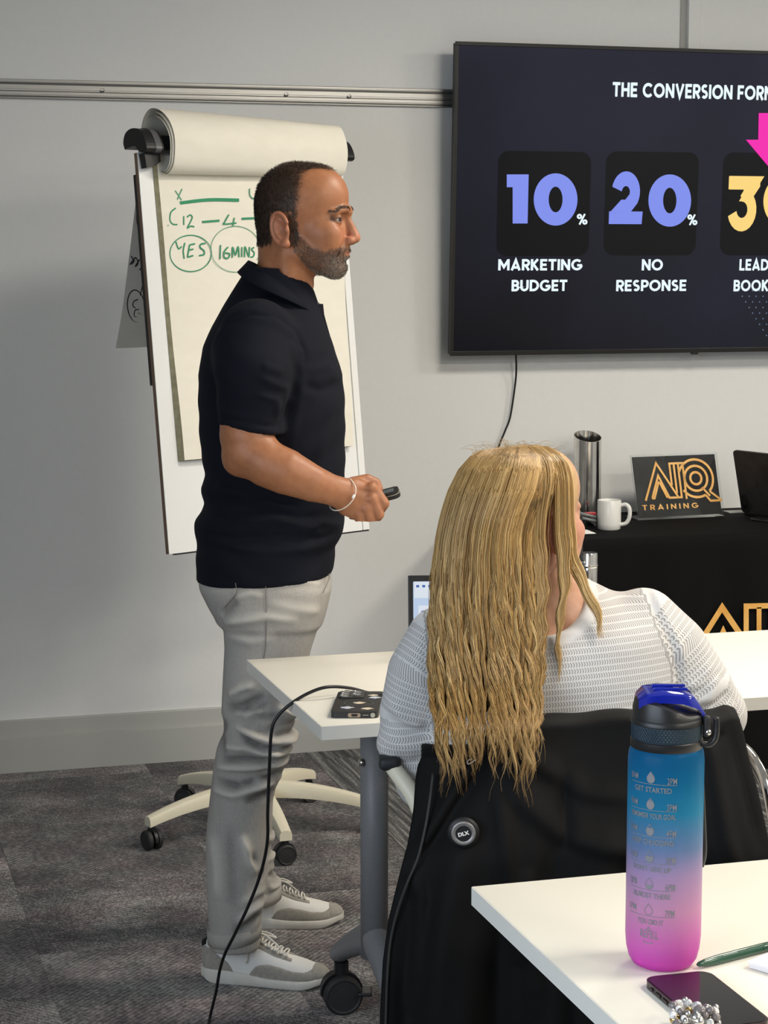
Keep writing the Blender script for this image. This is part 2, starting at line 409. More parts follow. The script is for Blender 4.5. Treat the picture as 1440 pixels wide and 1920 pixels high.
win = tag(MB().box((X0 - .03, .4, .82), (.08, 3.2, .05)).box((X0 - .03, .4, 2.28), (.08, 3.2, .05)).box((X0 - .03, -1.18, 1.55), (.08, .05, 1.5)).box((X0 - .03, 1.98, 1.55), (.08, .05, 1.5)).box((X0 - .03, .4, 1.55), (.07, .05, 1.45)).build('window_1', M_whitep), kind='structure')
# two-step skirting on the back wall
skp = [(0, 0), (0, .163), (.010, .163), (.013, .160), (.013, .114), (.024, .110), (.024, 0)]
MBs = MB().prism([(-a, b) for a, b in skp], (X0, YW, -.006), (0, 1, 0), (0, 0, 1), X1 - X0, (1, 0, 0)); tag(MBs.build('baseboard_back', M_base), kind='structure')
# display rail
tr = tag(MB().box((.45, YW - .006, 2.0065), (3.9, .012, .055), .002).build('trim_1', M_alu), kind='structure')
for z, hh, dd, m, nm in ((2.030, .004, .004, M_alu, 'rail_lip'), (2.022, .007, .0006, M_aludk, 'rail_groove'), (2.0005, .0025, .0006, M_aludk, 'rail_groove'), (1.9855, .005, .0007, M_aludk, 'rail_groove'), (2.010, .008, .003, M_alu, 'rail_lip'), (1.994, .006, .004, M_alu, 'rail_lip')):
    MB().box((.45, YW - .012 - dd / 2, z), (3.9, dd, hh)).build(nm, m, tr)
for px, py in ((192, 169.5), (537, 177.5), (655, 181)):
    p = ony(px, py, YW - .016); MB().lathe([(.0001, -.002), (.006, -.001), (.006, .002)], p, 12, Matrix.Rotation(pi / 2, 4, 'X')).build('rail_screw', M_alu, tr, True)
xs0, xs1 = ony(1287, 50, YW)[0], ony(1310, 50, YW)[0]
tag(MB().box(((xs0 + xs1) / 2, YW - .009, 2.37), (xs1 - xs0, .018, .72), .002).build('trim_2', M_wall), kind='structure')
tag(MB().box((xs1 + 1.2, YW - .0065, 2.37), (2.4, .013, .72), .002).build('trim_3', M_wall), kind='structure')

xs2 = ony(1275, 50, YW)[0]; tag(MB().box(((xs0 + xs2) / 2, YW - .002, 2.37), (xs0 - xs2, .004, .70)).build('trim_painted_shadow', mat('painted_shadow_grey', (.36, .36, .345), .7)), kind='structure')  # thin grey strip painting in the shadow line left of the vertical trim
# carpet tiles
def carpet(name, striped):
    m = mat(name, rough=.95, spec=.1, sheen=.15); t = NT(m); tc = t.n('TexCoord'); oi = t.n('ObjectInfo')
    off = t.n('CombineXYZ', {'X': t.math('MULTIPLY', oi.outputs['Random'], 37.0), 'Y': t.math('MULTIPLY', oi.outputs['Random'], 91.0)})
    v = t.n('VectorMath', {0: tc.outputs['Object'], 1: off.outputs[0]}, operation='ADD').outputs[0]
    if striped:
        mp = t.n('Mapping', {'Vector': v, 'Scale': (46, 1.3, 1)})
        n1 = t.n('TexNoise', {'Vector': mp.outputs[0], 'Scale': 1.6, 'Detail': 3, 'Roughness': .7})
        n2 = t.n('TexNoise', {'Vector': v, 'Scale': 160, 'Detail': 2})
        s = t.math('ADD', n1.outputs['Fac'], t.math('MULTIPLY', t.math('SUBTRACT', n2.outputs['Fac'], .5), .35))
        t.link(t.ramp(s, [(.38, (.016, .016, .018)), (.52, (.075, .075, .076)), (.64, (.26, .255, .245))]), 'Base Color'); t.bump(n2.outputs['Fac'], .5, .003)
        return m
    n1 = t.n('TexNoise', {'Vector': v, 'Scale': 4.2, 'Detail': 5, 'Roughness': .65})
    mp = t.n('Mapping', {'Vector': v, 'Rotation': (0, 0, radians(40)), 'Scale': (1, .45, 1)})
    n2 = t.n('TexNoise', {'Vector': mp.outputs[0], 'Scale': 185, 'Detail': 2, 'Roughness': .75})
    wv = t.n('TexWave', {'Vector': v, 'Scale': 38, 'Distortion': 3.0, 'Detail': 2, 'Detail Scale': 3.0}, wave_type='BANDS', bands_direction='DIAGONAL')
    n3 = t.n('TexNoise', {'Vector': v, 'Scale': 7, 'Detail': 2}); n4 = t.n('TexNoise', {'Vector': v, 'Scale': 55, 'Detail': 3})
    s = t.math('ADD', t.math('MULTIPLY', n1.outputs['Fac'], .85), t.math('MULTIPLY', n2.outputs['Fac'], .85))
    s = t.math('ADD', s, t.math('MULTIPLY', wv.outputs['Fac'], .13)); s = t.math('ADD', s, t.math('MULTIPLY', n4.outputs['Fac'], .35))
    s = t.math('ADD', s, t.math('MULTIPLY', t.math('SUBTRACT', oi.outputs['Random'], .5), .16)); s = t.math('MULTIPLY', s, .46)
    c = t.ramp(s, [(.40, (.022, .022, .024)), (.49, (.095, .092, .094)), (.57, (.25, .245, .235)), (.67, (.52, .51, .47))])
    tint = t.ramp(n3.outputs['Fac'], [(.40, (1, 1, 1)), (.70, (1.10, .93, .98))])
    mx = t.n('Mix', {6: c, 7: tint, 0: 1.0}, data_type='RGBA', blend_type='MULTIPLY'); t.link(mx.outputs[2], 'Base Color'); t.bump(n2.outputs['Fac'], .6, .003)
    return m
M_c1 = carpet('carpet_loop', False); M_c2 = carpet('carpet_linear', True)
tile_me = {}
TX0 = .456
for i in range(-2, 8):
    x = TX0 + .5 * (i - 1) + .25; st = i >= 3
    for j in range(-1, 8):
        y = 5.80 - .5 * j + (.25 if i % 2 else 0)
        y1 = min(y + .25, YW - .002); y0 = y - .25
        if y1 - y0 < .05: continue
        full = y1 - y0 > .499; key = st if full else (st, round(y1 - y0, 3))
        if key not in tile_me:
            mb = MB().box((0, 0, -.004), (.4996, y1 - y0 - .0004, .008), .0006, seg=1)
            o = mb.build('carpet_tile', M_c2 if st else M_c1); tile_me[key] = o.data
        else:
            o = bpy.data.objects.new('carpet_tile', tile_me[key]); COL.objects.link(o)
        o.parent = floor; o.location = (x, (y0 + y1) / 2, 0)
        if full and not st and (i * 3 + j) % 2: o.rotation_euler = (0, 0, pi / 2)

# ceiling lights
M_diff = E_('lit_diffuser', (1.0, .93, .82), 5.0)
for x, y, k in PANELS:
    t = thing('ceiling_light', (x, y, CEIL), 'square warm white ceiling light panel, %s row from the television wall, %s one' % ({3.7: 'first', 1.7: 'second', -.3: 'third', -2.3: 'fourth'}[y], 'left' if x < 3 else 'right'), 'light', 'ceiling light panels')
    MB().box((x, y + .305, CEIL - .006), (.63, .02, .012)).box((x, y - .305, CEIL - .006), (.63, .02, .012)).box((x + .305, y, CEIL - .006), (.02, .59, .012)).box((x - .305, y, CEIL - .006), (.02, .59, .012)).build('frame', M_whitep, t)
    MB().box((x, y, CEIL - .003), (.59, .59, .004)).build('diffuser', M_diff, t)
    area_light('panel_lamp', (x, y, CEIL - .012), (0, 0, 0), .58, .58, PANEL_W * k, (1.0, .92, .80))

# ------------------------------------------------------------------ television
tvl = 1.907; tvr = tvl + 1.672; bz, tz = 1.226, 2.166; by, ty = 5.842, 5.800
T0 = np.array([tvl, by, bz]); TU = np.array([1., 0, 0]); TVv = np.array([0, ty - by, tz - bz]); tvh = np.linalg.norm(TVv); TVv /= tvh; TN = np.cross(TU, TVv)
tv = thing('flat_screen_television', T0, 'large black wall-mounted television showing a dark conversion percentages slide', 'television')
tvw = tvr - tvl
def tvbox(s0, s1, t0, t1, n0, n1, bev=.001):
    c = T0 + TU * (s0 + s1) / 2 + TVv * (t0 + t1) / 2 + TN * (n0 + n1) / 2
    R = Matrix((TU, TVv, TN)).transposed(); return c, (s1 - s0, t1 - t0, n1 - n0), bev, R
mb = MB(); b_ = .011
for a in ((0, tvw, 0, .014), (0, tvw, tvh - b_, tvh), (0, b_, .014, tvh - b_), (tvw - b_, tvw, .014, tvh - b_)): mb.box(*tvbox(*a, -.004, .004))
M_bez = mat('satin_black_metal', (.018, .018, .017), .35, .4)
mb.build('bezel', M_bez, tv); MB().box(*tvbox(.004, tvw - .004, .004, tvh - .004, -.032, -.004)).box(*tvbox(.35, tvw - .35, .06, tvh - .25, -.042, -.030, .008)).build('back_housing', M_blackm, tv)
M_scr = mat('screen_glass', (.004, .004, .006), .13, spec=.38); t = NT(M_scr); tc = t.n('TexCoord')
nz = t.n('TexNoise', {'Vector': tc.outputs['Object'], 'Scale': 1.8, 'Detail': 2}); sx = t.n('SeparateXYZ', {0: tc.outputs['Object']})
gr = t.math('ADD', t.math('MULTIPLY', nz.outputs['Fac'], .55), t.math('MULTIPLY', sx.outputs['Z'], .38)); gr = t.math('ADD', gr, t.math('MULTIPLY', sx.outputs['X'], .12))
t.link(t.ramp(gr, [(.30, (.001, .001, .003)), (.60, (.006, .0065, .019)), (.90, (.011, .012, .032))]), 'Emission Color'); M_scr.node_tree.nodes['Principled BSDF'].inputs['Emission Strength'].default_value = 1
MB().box(*tvbox(b_, tvw - b_, .014, tvh - b_, -.004, 0, 0)).build('screen', M_scr, tv)
def tvp(px, py):
    q = on_plane(px, py, T0, TN) - T0; return np.array([q @ TU, q @ TVv])
E_blue = E_('slide_blue', (.200, .262, .82), 1.0); E_white = E_('slide_white', (.78, .92, 1.0), 1.05); E_yel = E_('slide_yellow', (.95, .66, .20), 1.0); E_pink = E_('slide_pink', (.88, .008, .42), 1.0)
E_panel = mat('slide_panel', (.003, .003, .004), .13, spec=.30, emit=(.0004, .0006, .0016), es=1); E_dot = E_('slide_dots', (.10, .15, .24), 1)
for x0, x1, y0, y1 in ((930, 1109, 285, 480), (1131, 1311, 286, 479), (1349, 1530, 288, 479)):
    a = tvp(x0, y1); b = tvp(x1, y0); MB().flat(rrect(a[0], a[1], b[0], b[1], .035), T0, TU, TVv, .0006).build('slide_panel', E_panel, tv)
def tvtext(txt, x0, x1, yb, yt, m, fit=None, off=.006, name='slide_lettering', bold=.035):
    a = tvp(x0, yb); b = tvp(x1, yb); c = tvp(x0, yt)
    block_text(txt, T0 + TU * a[0] + TVv * a[1], TU, TVv, b[0] - a[0], c[1] - a[1], m, tv, name, .0012, fit)
tvtext('THE CONVERSION FORMULA', 1148, 1431, 181, 154, E_white, 'THE CONVERSION FOR')
tvtext('MARKETING', 934, 1091, 507, 486, E_white); tvtext('BUDGET', 959, 1063, 546, 525, E_white)
tvtext('NO', 1203, 1242, 507, 486, E_white); tvtext('RESPONSE', 1155, 1286, 546, 525, E_white)
tvtext('LEADS', 1386, 1440, 507, 486, E_white, 'LEAD'); tvtext('BOOKED', 1375, 1440, 546, 525, E_white, 'BOOK')
tvtext('%', 1081, 1101, 421, 401, E_white, off=.012); tvtext('%', 1288, 1307, 422, 402, E_white, off=.012); tvtext('%', 1500, 1519, 423, 403, E_white, off=.012)
def poly_num(pts, m):
    MB().flat([tvp(*p) for p in pts], T0, TU, TVv, .0012).build('slide_number', m, tv)
def ring_num(cx, cy, rx, ry, ix, iy, m):
    o = ringpts((0, 0), 1, n=48); mb = MB()
    P = [tvp(cx + rx * x, cy - ry * y) for x, y in o] + [tvp(cx + ix * x, cy - iy * y) for x, y in o]; W = TN * .0012
    mb.add([T0 + TU * p[0] + TVv * p[1] + W for p in P], [(i, (i + 1) % 48, 48 + (i + 1) % 48, 48 + i) for i in range(48)]); mb.build('slide_number', m, tv)
poly_num([(961, 419), (961, 351), (950, 351), (950, 327), (991, 327), (989, 419)], E_blue)
ring_num(1041.5, 374, 41, 49, 13, 24, E_blue)
def fat(px0, px1, py0, py1, strokes, flats, wd, m):
    """a heavy numeral in the picture box px0..px1, py0..py1 of the slide (unit box, y up)"""
    mb = MB(); a = tvp(px0, py1); b = tvp(px1, py0); F = lambda q: T0 + TU * (a[0] + (b[0] - a[0]) * q[0]) + TVv * (a[1] + (b[1] - a[1]) * q[1])
    for st in strokes: k = MB().stroke(st, wd, (0, 0, 0), (1, 0, 0), (0, 1, 0)); mb.add([F(q) + TN * .0012 for q in k.v], k.f)
    for fl in flats: mb.add([F(q) + TN * .0013 for q in fl], [tuple(range(len(fl)))])
    mb.build('slide_number', m, tv)
fat(1141, 1207, 329, 420, [arc_((.48, .66), .27, 168, -32, 16) + [(.30, .14)]], [[(0, 0), (.98, 0), (1.0, .26), (.0, .26)], [(.0, .22), (.30, .22), (.55, .5), (.35, .5)]], .30, E_blue); ring_num(1255.5, 376, 40, 49, 12.5, 24, E_blue)
fat(1361, 1427, 331, 424, [[(.05, .87), (.80, .87), (.50, .52)], arc_((.46, .33), .30, 88, -165, 16)], [[(.03, 1.0), (.98, 1.0), (.98, .80), (.70, .50), (.36, .50), (.55, .74), (.03, .74)]], .27, E_yel)
ring_num(1471, 378, 40, 49, 12.5, 24, E_yel)
MB().flat([tvp(*p) for p in ((1422, 212), (1490, 212), (1490, 262), (1512, 263), (1455, 330), (1398, 262), (1421, 262))], T0, TU, TVv, .0022).build('slide_arrow', E_pink, tv)
mb = MB()
for i in range(9):
    for j in range(12):
        x = 1372 + j * 13 + (6.5 if i % 2 else 0); y = 545 + i * 10.5
        if x > 1374 + i * 6.5 and x < 1500:
            mb.flat(ringpts(tvp(x, y), .0026, n=6), T0, TU, TVv, .0006)
tag(mb.build('slide_dots', E_dot, tv), kind='stuff')
c = tvp(1303, 664); MB().box(T0 + TU * c[0] + TVv * (-.003) + TN * -.004, (.024, .012, .008), .003).build('sensor', M_black, tv)
for x in (2.45, 3.05): MB().box((x, 5.884, 1.70), (.05, .072, .5), .002).build('wall_bracket', M_blackm, tv)
pth = smooth_path([ony(967, 660, 5.868), ony(968, 690, 5.885), ony(966, 720, 5.90), ony(957, 780, 5.903), ony(947, 808, 5.905), ony(935, 838, 5.905), ony(915, 900, 5.905), ony(905, 960, 5.905)], 8)
tag(MB().tube(pth, .0032, 8).build('television_cable', M_black, None, True), 'thin black cable hanging down the wall below the television', 'cable')

# ------------------------------------------------------------------ flipchart easel and its pad
BL = np.array([.858, 4.862, .796]); BYAW, BT = radians(26.676), radians(6.277); BW, BH = .67, .992
BU = np.array([cos(BYAW), sin(BYAW), 0]); bk = np.array([-sin(BYAW), cos(BYAW), 0]); BV = np.array([0, 0, 1]) * cos(BT) + bk * sin(BT); BN = np.cross(BU, BV)
def bp(s, v, n=0): return BL + BU * s + BV * v + BN * n
BR = Matrix((BU, BV, BN)).transposed()
def bbox(s0, s1, v0, v1, n0, n1, bev=0): return bp((s0 + s1) / 2, (v0 + v1) / 2, (n0 + n1) / 2), (s1 - s0, v1 - v0, n1 - n0), bev, BR
def b2(px, py, n=0):
    q = on_plane(px, py, bp(0, 0, n), BN) - BL; return np.array([q @ BU, q @ BV])
EB = np.array([1.128, 5.112, 0])
es = thing('flipchart_easel', EB, 'white mobile flipchart easel on a five-star castor base against the wall', 'easel')
M_bw = mat('whiteboard_enamel', (.83, .84, .83), .22); M_bedge = mat('brown_board_edge', (.20, .13, .085), .7)
MB().box(*bbox(0, BW, 0, BH, -.002, 0)).build('board', M_bw, es)
MB().box(*bbox(0, BW, 0, BH, -.014, -.002)).build('board_core', M_bedge, es)
MB().box(*bbox(BW - .022, BW, 0, BH, 0, .004, .001)).build('board_side_rail', M_bw, es)
MB().box(*bbox(.02, BW, -.004, .0, -.014, .001)).build('board_bottom_edge', M_black, es)
pr = [(-.055, .012), (-.06, .035), (-.045, .062), (-.01, .072), (.03, .062), (.052, .035), (.062, .0), (.045, -.012), (.02, -.004), (.0, .015), (-.03, .015)]
pr = [tuple(p[:2]) for p in smooth_path([(a, b, 0) for a, b in pr + pr[:1]], 4)][:-1]
def clip(s0, s1, m, name, k=1.0, dn=0.0, dv=0.0): MB().prism([(a * k + dn, b * k + dv) for a, b in pr], bp(s0, BH - .03), BN, BV, s1 - s0, BU).build(name, m, es)
clip(-.006, .046, M_black, 'clamp_end', .78, 0, .034); clip(BW - .045, BW + .010, M_black, 'clamp_end', .72, 0, .034); clip(.046, BW - .045, M_blackm, 'clamp_bar', .50, .0, .040)
clip(.022, .040, mat('grey_clamp_band', (.10, .10, .105), .3), 'clamp_band', .80, 0, .034)
for s0, s1 in ((.002, .05), (BW - .075, BW - .012)):
    MB().prism([(s0, 0), (s1, 0), (s1, -.02), (s1 - .015, -.030), (s0 + .004, -.036)], bp(0, BH - .004, .004), BU, BV, .022, BN).build('clamp_bracket', M_black, es)
MB().tube([EB + (0, 0, .10), EB + (-.004, .004, .9)], .021, 16).tube([EB + (-.004, .004, .85), EB + (-.05, .07, 1.60)], .016, 14).build('column', M_cream, es, True)
MB().box(*bbox(.26, .40, .25, .75, -.075, -.014, .01)).build('column_bracket', M_blackm, es)
MB().box(*bbox(.006, .020, .42, BH - .05, -.034, -.015, .002)).build('folded_side_arm', M_black, es)
hub = MB().lathe([(.001, .135), (.05, .135), (.058, .12), (.06, .075), (.05, .065), (.001, .065)], EB, 28); hub.build('hub', M_cream, es, True)
castor_pts = [onz(288, 1592, 0), onz(535, 1620, 0), onz(332, 1507, 0), onz(583, 1500, 0), onz(728, 1562, 0)]
def castor(c, parent, r=.026, yaw=0., name='castor', drop=0.0):
    R = Matrix.Rotation(yaw, 3, 'Z'); wv = R @ Vector((0, 1, 0))
    hd = MB().tube([Vector(c) + Vector((0, 0, r * 1.2)), Vector(c) + Vector((0, 0, r * 2.3 + drop))], r * .38, 12)
    arc = [(cos(radians(a)) * r * 1.1, sin(radians(a)) * r * 1.1) for a in range(-10, 200, 15)] + [(cos(radians(a)) * r * .75, sin(radians(a)) * r * .75) for a in range(195, -15, -15)]
    hd.prism(arc, Vector(c) + Vector((0, 0, r)) - wv * r * .16, R @ Vector((1, 0, 0)), (0, 0, 1), r * .32, wv)
    o = hd.build(name, M_black, parent); edge_split(o)
    for s in (-1, 1):
        Mx = Matrix.Rotation(yaw, 4, 'Z') @ Matrix.Rotation(-s * pi / 2, 4, 'X')
        w_ = MB().lathe([(.001, r * .22), (r * .8, r * .22), (r, r * .36), (r, r * .68), (r * .86, r * .82), (r * .78, r * .76), (r * .2, r * .80), (.001, r * .8)], np.array(c) + (0, 0, r), 28, Mx)
        edge_split(w_.build('wheel', M_blackm, o), 40)
    return o
for i, p in enumerate(castor_pts):
    p = np.array(p); d = p - EB; L = np.linalg.norm(d[:2]); d2 = d / L; sd = np.array([-d2[1], d2[0], 0])
    p = EB + d2 * .315; rings = []
    for k in range(11):
        q = k / 10; z = .118 - .042 * q ** 2.2; c = EB + d2 * (.03 + (.315 + .012 - .03) * q); wd = .026 - .010 * q; h = .022 - .009 * q
        rings.append([c + sd * wd * a * (1.0) + np.array([0, 0, z - EB[2] + h * b]) for a, b in ((-1, -1), (-1.02, .2), (-.75, .8), (-.3, 1), (.3, 1), (.75, .8), (1.02, .2), (1, -1))])
    o = MB().loft(rings).build('base_leg', M_cream, es); edge_split(o, 40)
    castor(p, es, .0265, [2.2, .35, 2.9, .3, 1.1][i] - YAW)
# pad: block, front sheet, turned-over sheets
M_paper = noisy(mat('flipchart_paper', rough=.8, spec=.2), (.80, .765, .665), (.835, .80, .70), 5, .12, .004, stretch=(1, 6, 6))
M_padside = noisy(mat('paper_stack_edge', rough=.9), (.24, .22, .13), (.36, .33, .21), 60, stretch=(1, 1, 1))
tl, bl_, br_, tr_ = b2(292, 292, .006), b2(345, 863, .016), b2(661, 836, .016), b2(636, 290, .006)
pad = thing('flipchart_pad', bp(.3, .5, .006), 'cream flipchart paper pad with green handwriting clamped to easel', 'paper pad')
N = 16; front = []; back = []
for i in range(N + 1):
    q = i / N; nf = .008 + .010 * q ** 2 + .004 * sin(q * 9) * q
    l = tl + (bl_ - tl) * q; r = tr_ + (br_ - tr_) * q
    front.append([bp(*(l + (r - l) * k / 12), nf + .0012 * sin(k * .9 + q * 5)) for k in range(13)]); back.append([bp(*(l + (-.012 + .002 * q, 0) + (r - l) * k / 12 + (.003, -.002)), .0012) for k in range(13)])
fr = MB(); fr.loft(front, False, False); put('front_sheet', fr.v, [f[::-1] for f in fr.f], M_paper, pad, True)
sd_ = MB(); fl = [R[0] for R in front]; bl2 = [R[0] for R in back]; flb = front[-1]; bkb = back[-1]; frr = [R[-1] for R in front]; bkr = [R[-1] for R in back]
for A, B in ((fl, bl2), (flb, bkb), (frr, bkr)): sd_.loft([A, B], False, False)
sd_.build('sheet_block', M_padside, pad)
prof_l = [(.012, -.038), (.036, -.042), (.062, -.022), (.074, .028), (.068, .066), (.046, .098), (.012, .120), (-.022, .124), (-.052, .100), (-.072, .04), (-.100, -.08), (-.135, -.22), (-.172, -.36), (-.200, -.455)]
prof_r = [(.010, -.030), (.030, -.034), (.050, -.018), (.062, .020), (.060, .056), (.044, .092), (.018, .104), (-.012, .106), (-.036, .092), (-.05, .05), (-.055, -.06), (-.062, -.22), (-.072, -.35), (-.085, -.455)]
for nm, off, sc_ in (('turned_sheet', 0, 1.0), ('turned_sheet', .004, .93), ('turned_sheet', .007, .86)):
    rings = []
    PLl = smooth_path([(a, b, 0) for a, b in prof_l], 5); PRr = smooth_path([(a, b, 0) for a, b in prof_r], 5)
    for k in range(25):
        q = k / 24; e = q ** 1.25; s = .062 + (.640 - .062) * q - off
        rings.append([bp(s - (.03 * max(0, (i - 50) / 15) if i > 50 else 0), BH - .012 + (a[1] * (1 - e) + c[1] * e) * (sc_ if i < 45 else 1), (a[0] * (1 - e) + c[0] * e) * (sc_ if i < 45 else 1) + (off if i > 45 else 0)) for i, (a, c) in enumerate(zip(PLl, PRr))])
    MB().loft(rings, False, False).build(nm, M_paper, pad, True)
M_green = mat('green_marker_ink', (.03, .27, .13), .7); M_pale = mat('thin_green_marker_ink', (.10, .33, .20), .7); M_ink = mat('black_marker_ink', (.03, .025, .03), .7); M_red = mat('red_marker_ink', (.25, .04, .04), .7)
def hw(name, strokes, wpx, m):
    ps = np.linalg.norm(b2(400, 500, .012) - b2(400, 501, .012))
    for st in strokes:
        P = [b2(*p, .012) for p in st]; P = [(p[0], p[1], 0) for p in P]; P = smooth_path(P, 5) if len(P) > 2 else P
        v = []
        for p in P:
            q = np.clip((tl[1] - p[1]) / (tl[1] - bl_[1]), 0, 1); v.append(.008 + .010 * q ** 2 + .004 * sin(q * 9) * q + .0022)
        k = MB().stroke([(p[0], p[1]) for p in P], wpx * ps, BL, BU, BV, 0); nn = len(P)
        k.v = [tuple(np.array(x) + BN * v[i % nn]) for i, x in enumerate(k.v)]; k.build(name, m, pad)
Z = lambda *p: list(p)
hw('handwriting', [[(329, 357), (341, 375)], [(342, 354), (333, 374)], [(469, 353), (469, 364), (473, 371), (479, 372)]], 2.6, M_pale)
hw('marker_line', [[(338, 380.5), (392, 374.5), (449, 375)]], 6, M_green)
hw('marker_line', [[(380, 416), (412, 413.5)], [(454, 410), (480, 409)]], 4, M_green)
hw('handwriting', [[(330, 390), (321, 398), (319, 412), (324, 420), (333, 421)], [(345, 405), (345, 422)], [(351, 407), (357, 403), (361, 407), (358, 415), (352, 427), (358, 424), (365, 425)],
    [(430, 402), (422, 416), (421, 420), (444, 418)], [(440, 408), (437, 424)], [(315, 422), (316, 423.5)]], 2.6, M_green)
hw('handwriting', [[(330, 453), (335, 466), (341, 462)], [(347, 455), (344, 470), (346, 485)], [(356, 459), (352, 482)], [(356, 459), (366, 457)], [(354, 469), (363, 467)], [(352, 482), (363, 479)],
    [(386, 456), (377, 458), (376, 464), (383, 470), (383, 477), (374, 479)], [(414, 459), (413, 486)], [(428, 463), (421, 472), (421, 482), (428, 484), (431, 476), (423, 474)],
    [(436, 483), (437, 464), (442, 478), (447, 463), (449, 482)], [(454, 463), (454, 482)], [(459, 482), (460, 463), (467, 481), (468, 463)], [(477, 464), (472, 467), (477, 474), (475, 481), (470, 482)]], 2.8, M_green)
hw('marker_circle', [ringpts((358, 475), 39, 34, 26, .4, 2 * pi + .6)], 2.0, M_green)
hw('marker_circle', [ringpts((442, 467), 46, 43, 26, .9, 2 * pi + .5)], 1.3, M_pale)
# drawings on the sheets that hang behind the board
def hs(name, strokes, wd, m):
    PA, PB = (smooth_path([(a, b, 0) for a, b in p], 5)[45:][::-1] for p in (prof_l, prof_r))
    def nn_(a, v): e = np.clip((a - .062) / .578, 0, 1) ** 1.25; return np.interp(v, [p[1] for p in PA], [p[0] for p in PA]) * (1 - e) + np.interp(v, [p[1] for p in PB], [p[0] for p in PB]) * e
    for st in strokes:
        P = smooth_path([(p[0], p[1], 0) for p in st], 5) if len(st) > 2 else [np.array((*p, 0)) for p in st]
        k = MB().stroke([(p[0], p[1]) for p in P], wd, bp(0, BH - .012), BU, BV, 0); c = len(P)
        k.v = [tuple(np.array(x) + BN * (nn_(P[i % c][0], P[i % c][1]) + .010)) for i, x in enumerate(k.v)]; k.build(name, m, pad)
def hq(*pts, n=-.165): return [tuple(b2(x, y, n) - np.array([0, BH - .012])) for x, y in pts]
hs('drawing', [hq((262, 372), (253, 385), (250, 402), (253, 420), (262, 434), n=-.12)], .009, M_red)
hs('drawing', [hq((229, 483), (236, 492), (230, 498), (238, 486), (244, 496), (240, 502), (247, 489), (254, 500), (249, 508), (257, 494), (263, 507)), hq((264, 468), (262, 500), (258, 540), (257, 555)), hq((259, 468), (263, 473), (259, 480), (265, 478))], .0028, M_ink)
hs('drawing', [hq(*ringpts((252, 574), 15, 30, 20, .5, 2 * pi + .4, -.3)), hq((254, 562), (247, 566), (247, 574), (252, 578)), hq((259, 580), (252, 582), (252, 592), (257, 594)), hq((258, 586), (268, 590), (276, 591))], .0028, M_ink)

# ------------------------------------------------------------------ desks
def desk(name, x0, x1, y0, y1, label, leg_x, rear_lock=True, h=.73):
    t = thing(name, (x0 + .5, (y0 + y1) / 2, 0), label, 'desk')
    MB().box(((x0 + x1) / 2, (y0 + y1) / 2, h - .0125), (x1 - x0, y1 - y0, .025), .0012).build('tabletop', M_white, t)
    e = MB()
    for c, s in ((((x0 + x1) / 2, y0 - .0008, h - .0125), (x1 - x0, .0016, .0235)), (((x0 + x1) / 2, y1 + .0008, h - .0125), (x1 - x0, .0016, .0235)), ((x0 - .0008, (y0 + y1) / 2, h - .0125), (.0016, y1 - y0, .0235))): e.box(c, s)
    e.build('edge_band', M_edge, t)
    yc = (y0 + y1) / 2
    for lx in leg_x:
        MB().tube([(lx, yc, .20), (lx, yc, h - .03)], .0265, 24).box((lx, yc, h - .03), (.09, .40, .012), .003).build('leg', M_grey, t, True)
        edge_split(t.children[-1])
        for s in (-1, 1):
            rings = []
            for k in range(9):
                q = k / 8; y = yc + s * (.01 + .245 * q); z = .235 - .095 * q - .02 * q * q; hh = .036 - .014 * q; ww = .026 - .003 * q
                rings.append([(lx + ww * cos(a), y, z + hh * sin(a)) for a in [2 * pi * i / 14 for i in range(14)]])
            edge_split(MB().loft(rings).build('foot', M_grey, t), 45)
            c = castor((lx, yc + s * .245, 0), t, .040, (.2 if s > 0 else .8) - YAW, 'castor', .012)
            p = np.array((lx, yc + s * .245, 0))
            MB().box(p + L2W((.048, -.012, .045)), (.03, .045, .008), .003, Matrix.Rotation(-YAW, 3, 'Z')).build('brake_lever', M_black, c)
        b = MB().lathe([(.0001, .008), (.006, .007), (.008, .003), (.008, 0)], (lx - .026, yc - .012, .585), 14, Matrix.Rotation(-pi / 2, 4, 'Y')); b.build('bolt', M_chrome, t, True)
    MB().box(((x0 + x1) / 2, yc, h - .045), (x1 - x0 - .45, .05, .03), .003).build('under_beam', M_grey, t)
    return t
desk('desk', .834, 2.43, 3.252, 3.848, 'white desk on grey column legs, carrying the stickered phone, in front of the standing man', (1.012, 2.25))
desk('desk', .80, 2.20, 1.62, 2.347, 'white desk in the foreground carrying the blue and pink water bottle', (1.35, 1.98))

# ------------------------------------------------------------------ black draped table at the wall
CX0, CX1, CY0, CH = 1.98, 3.75, 5.32, .715
tb = thing('trestle_table', (2.8, 5.62, 0), 'plain folding table hidden under the black cloth by the wall', 'table')
MB().box(((CX0 + CX1) / 2, 5.615, CH - .02), (CX1 - CX0 - .02, .56, .03), .003).build('tabletop', M_white, tb)
for x in (CX0 + .1, CX1 - .1):
    for y in (5.38, 5.85): MB().tube([(x, y, 0), (x, y, CH - .03)], .014, 10).build('leg', M_grey, tb)
M_cloth = noisy(mat('black_table_cloth', rough=.92, spec=.15, sheen=.0), (.0038, .0038, .0040), (.0062, .0062, .0065), 900, .2, .0004)
nx, ny = 150, 64; V = np.zeros((ny, nx, 3)); prof = []
R0 = .014
for j in range(ny):
    q = j / (ny - 1) * (.575 + CH - .01)
    if q < .56: prof.append((5.895 - q, CH + .0005, 0))
    elif q < .56 + R0 * pi / 2: a = (q - .56) / R0; prof.append((5.335 - R0 * sin(a) - .001, CH - R0 + R0 * cos(a), 0))
    else: d = q - .56 - R0 * pi / 2; prof.append((5.320, CH - R0 - d, d))
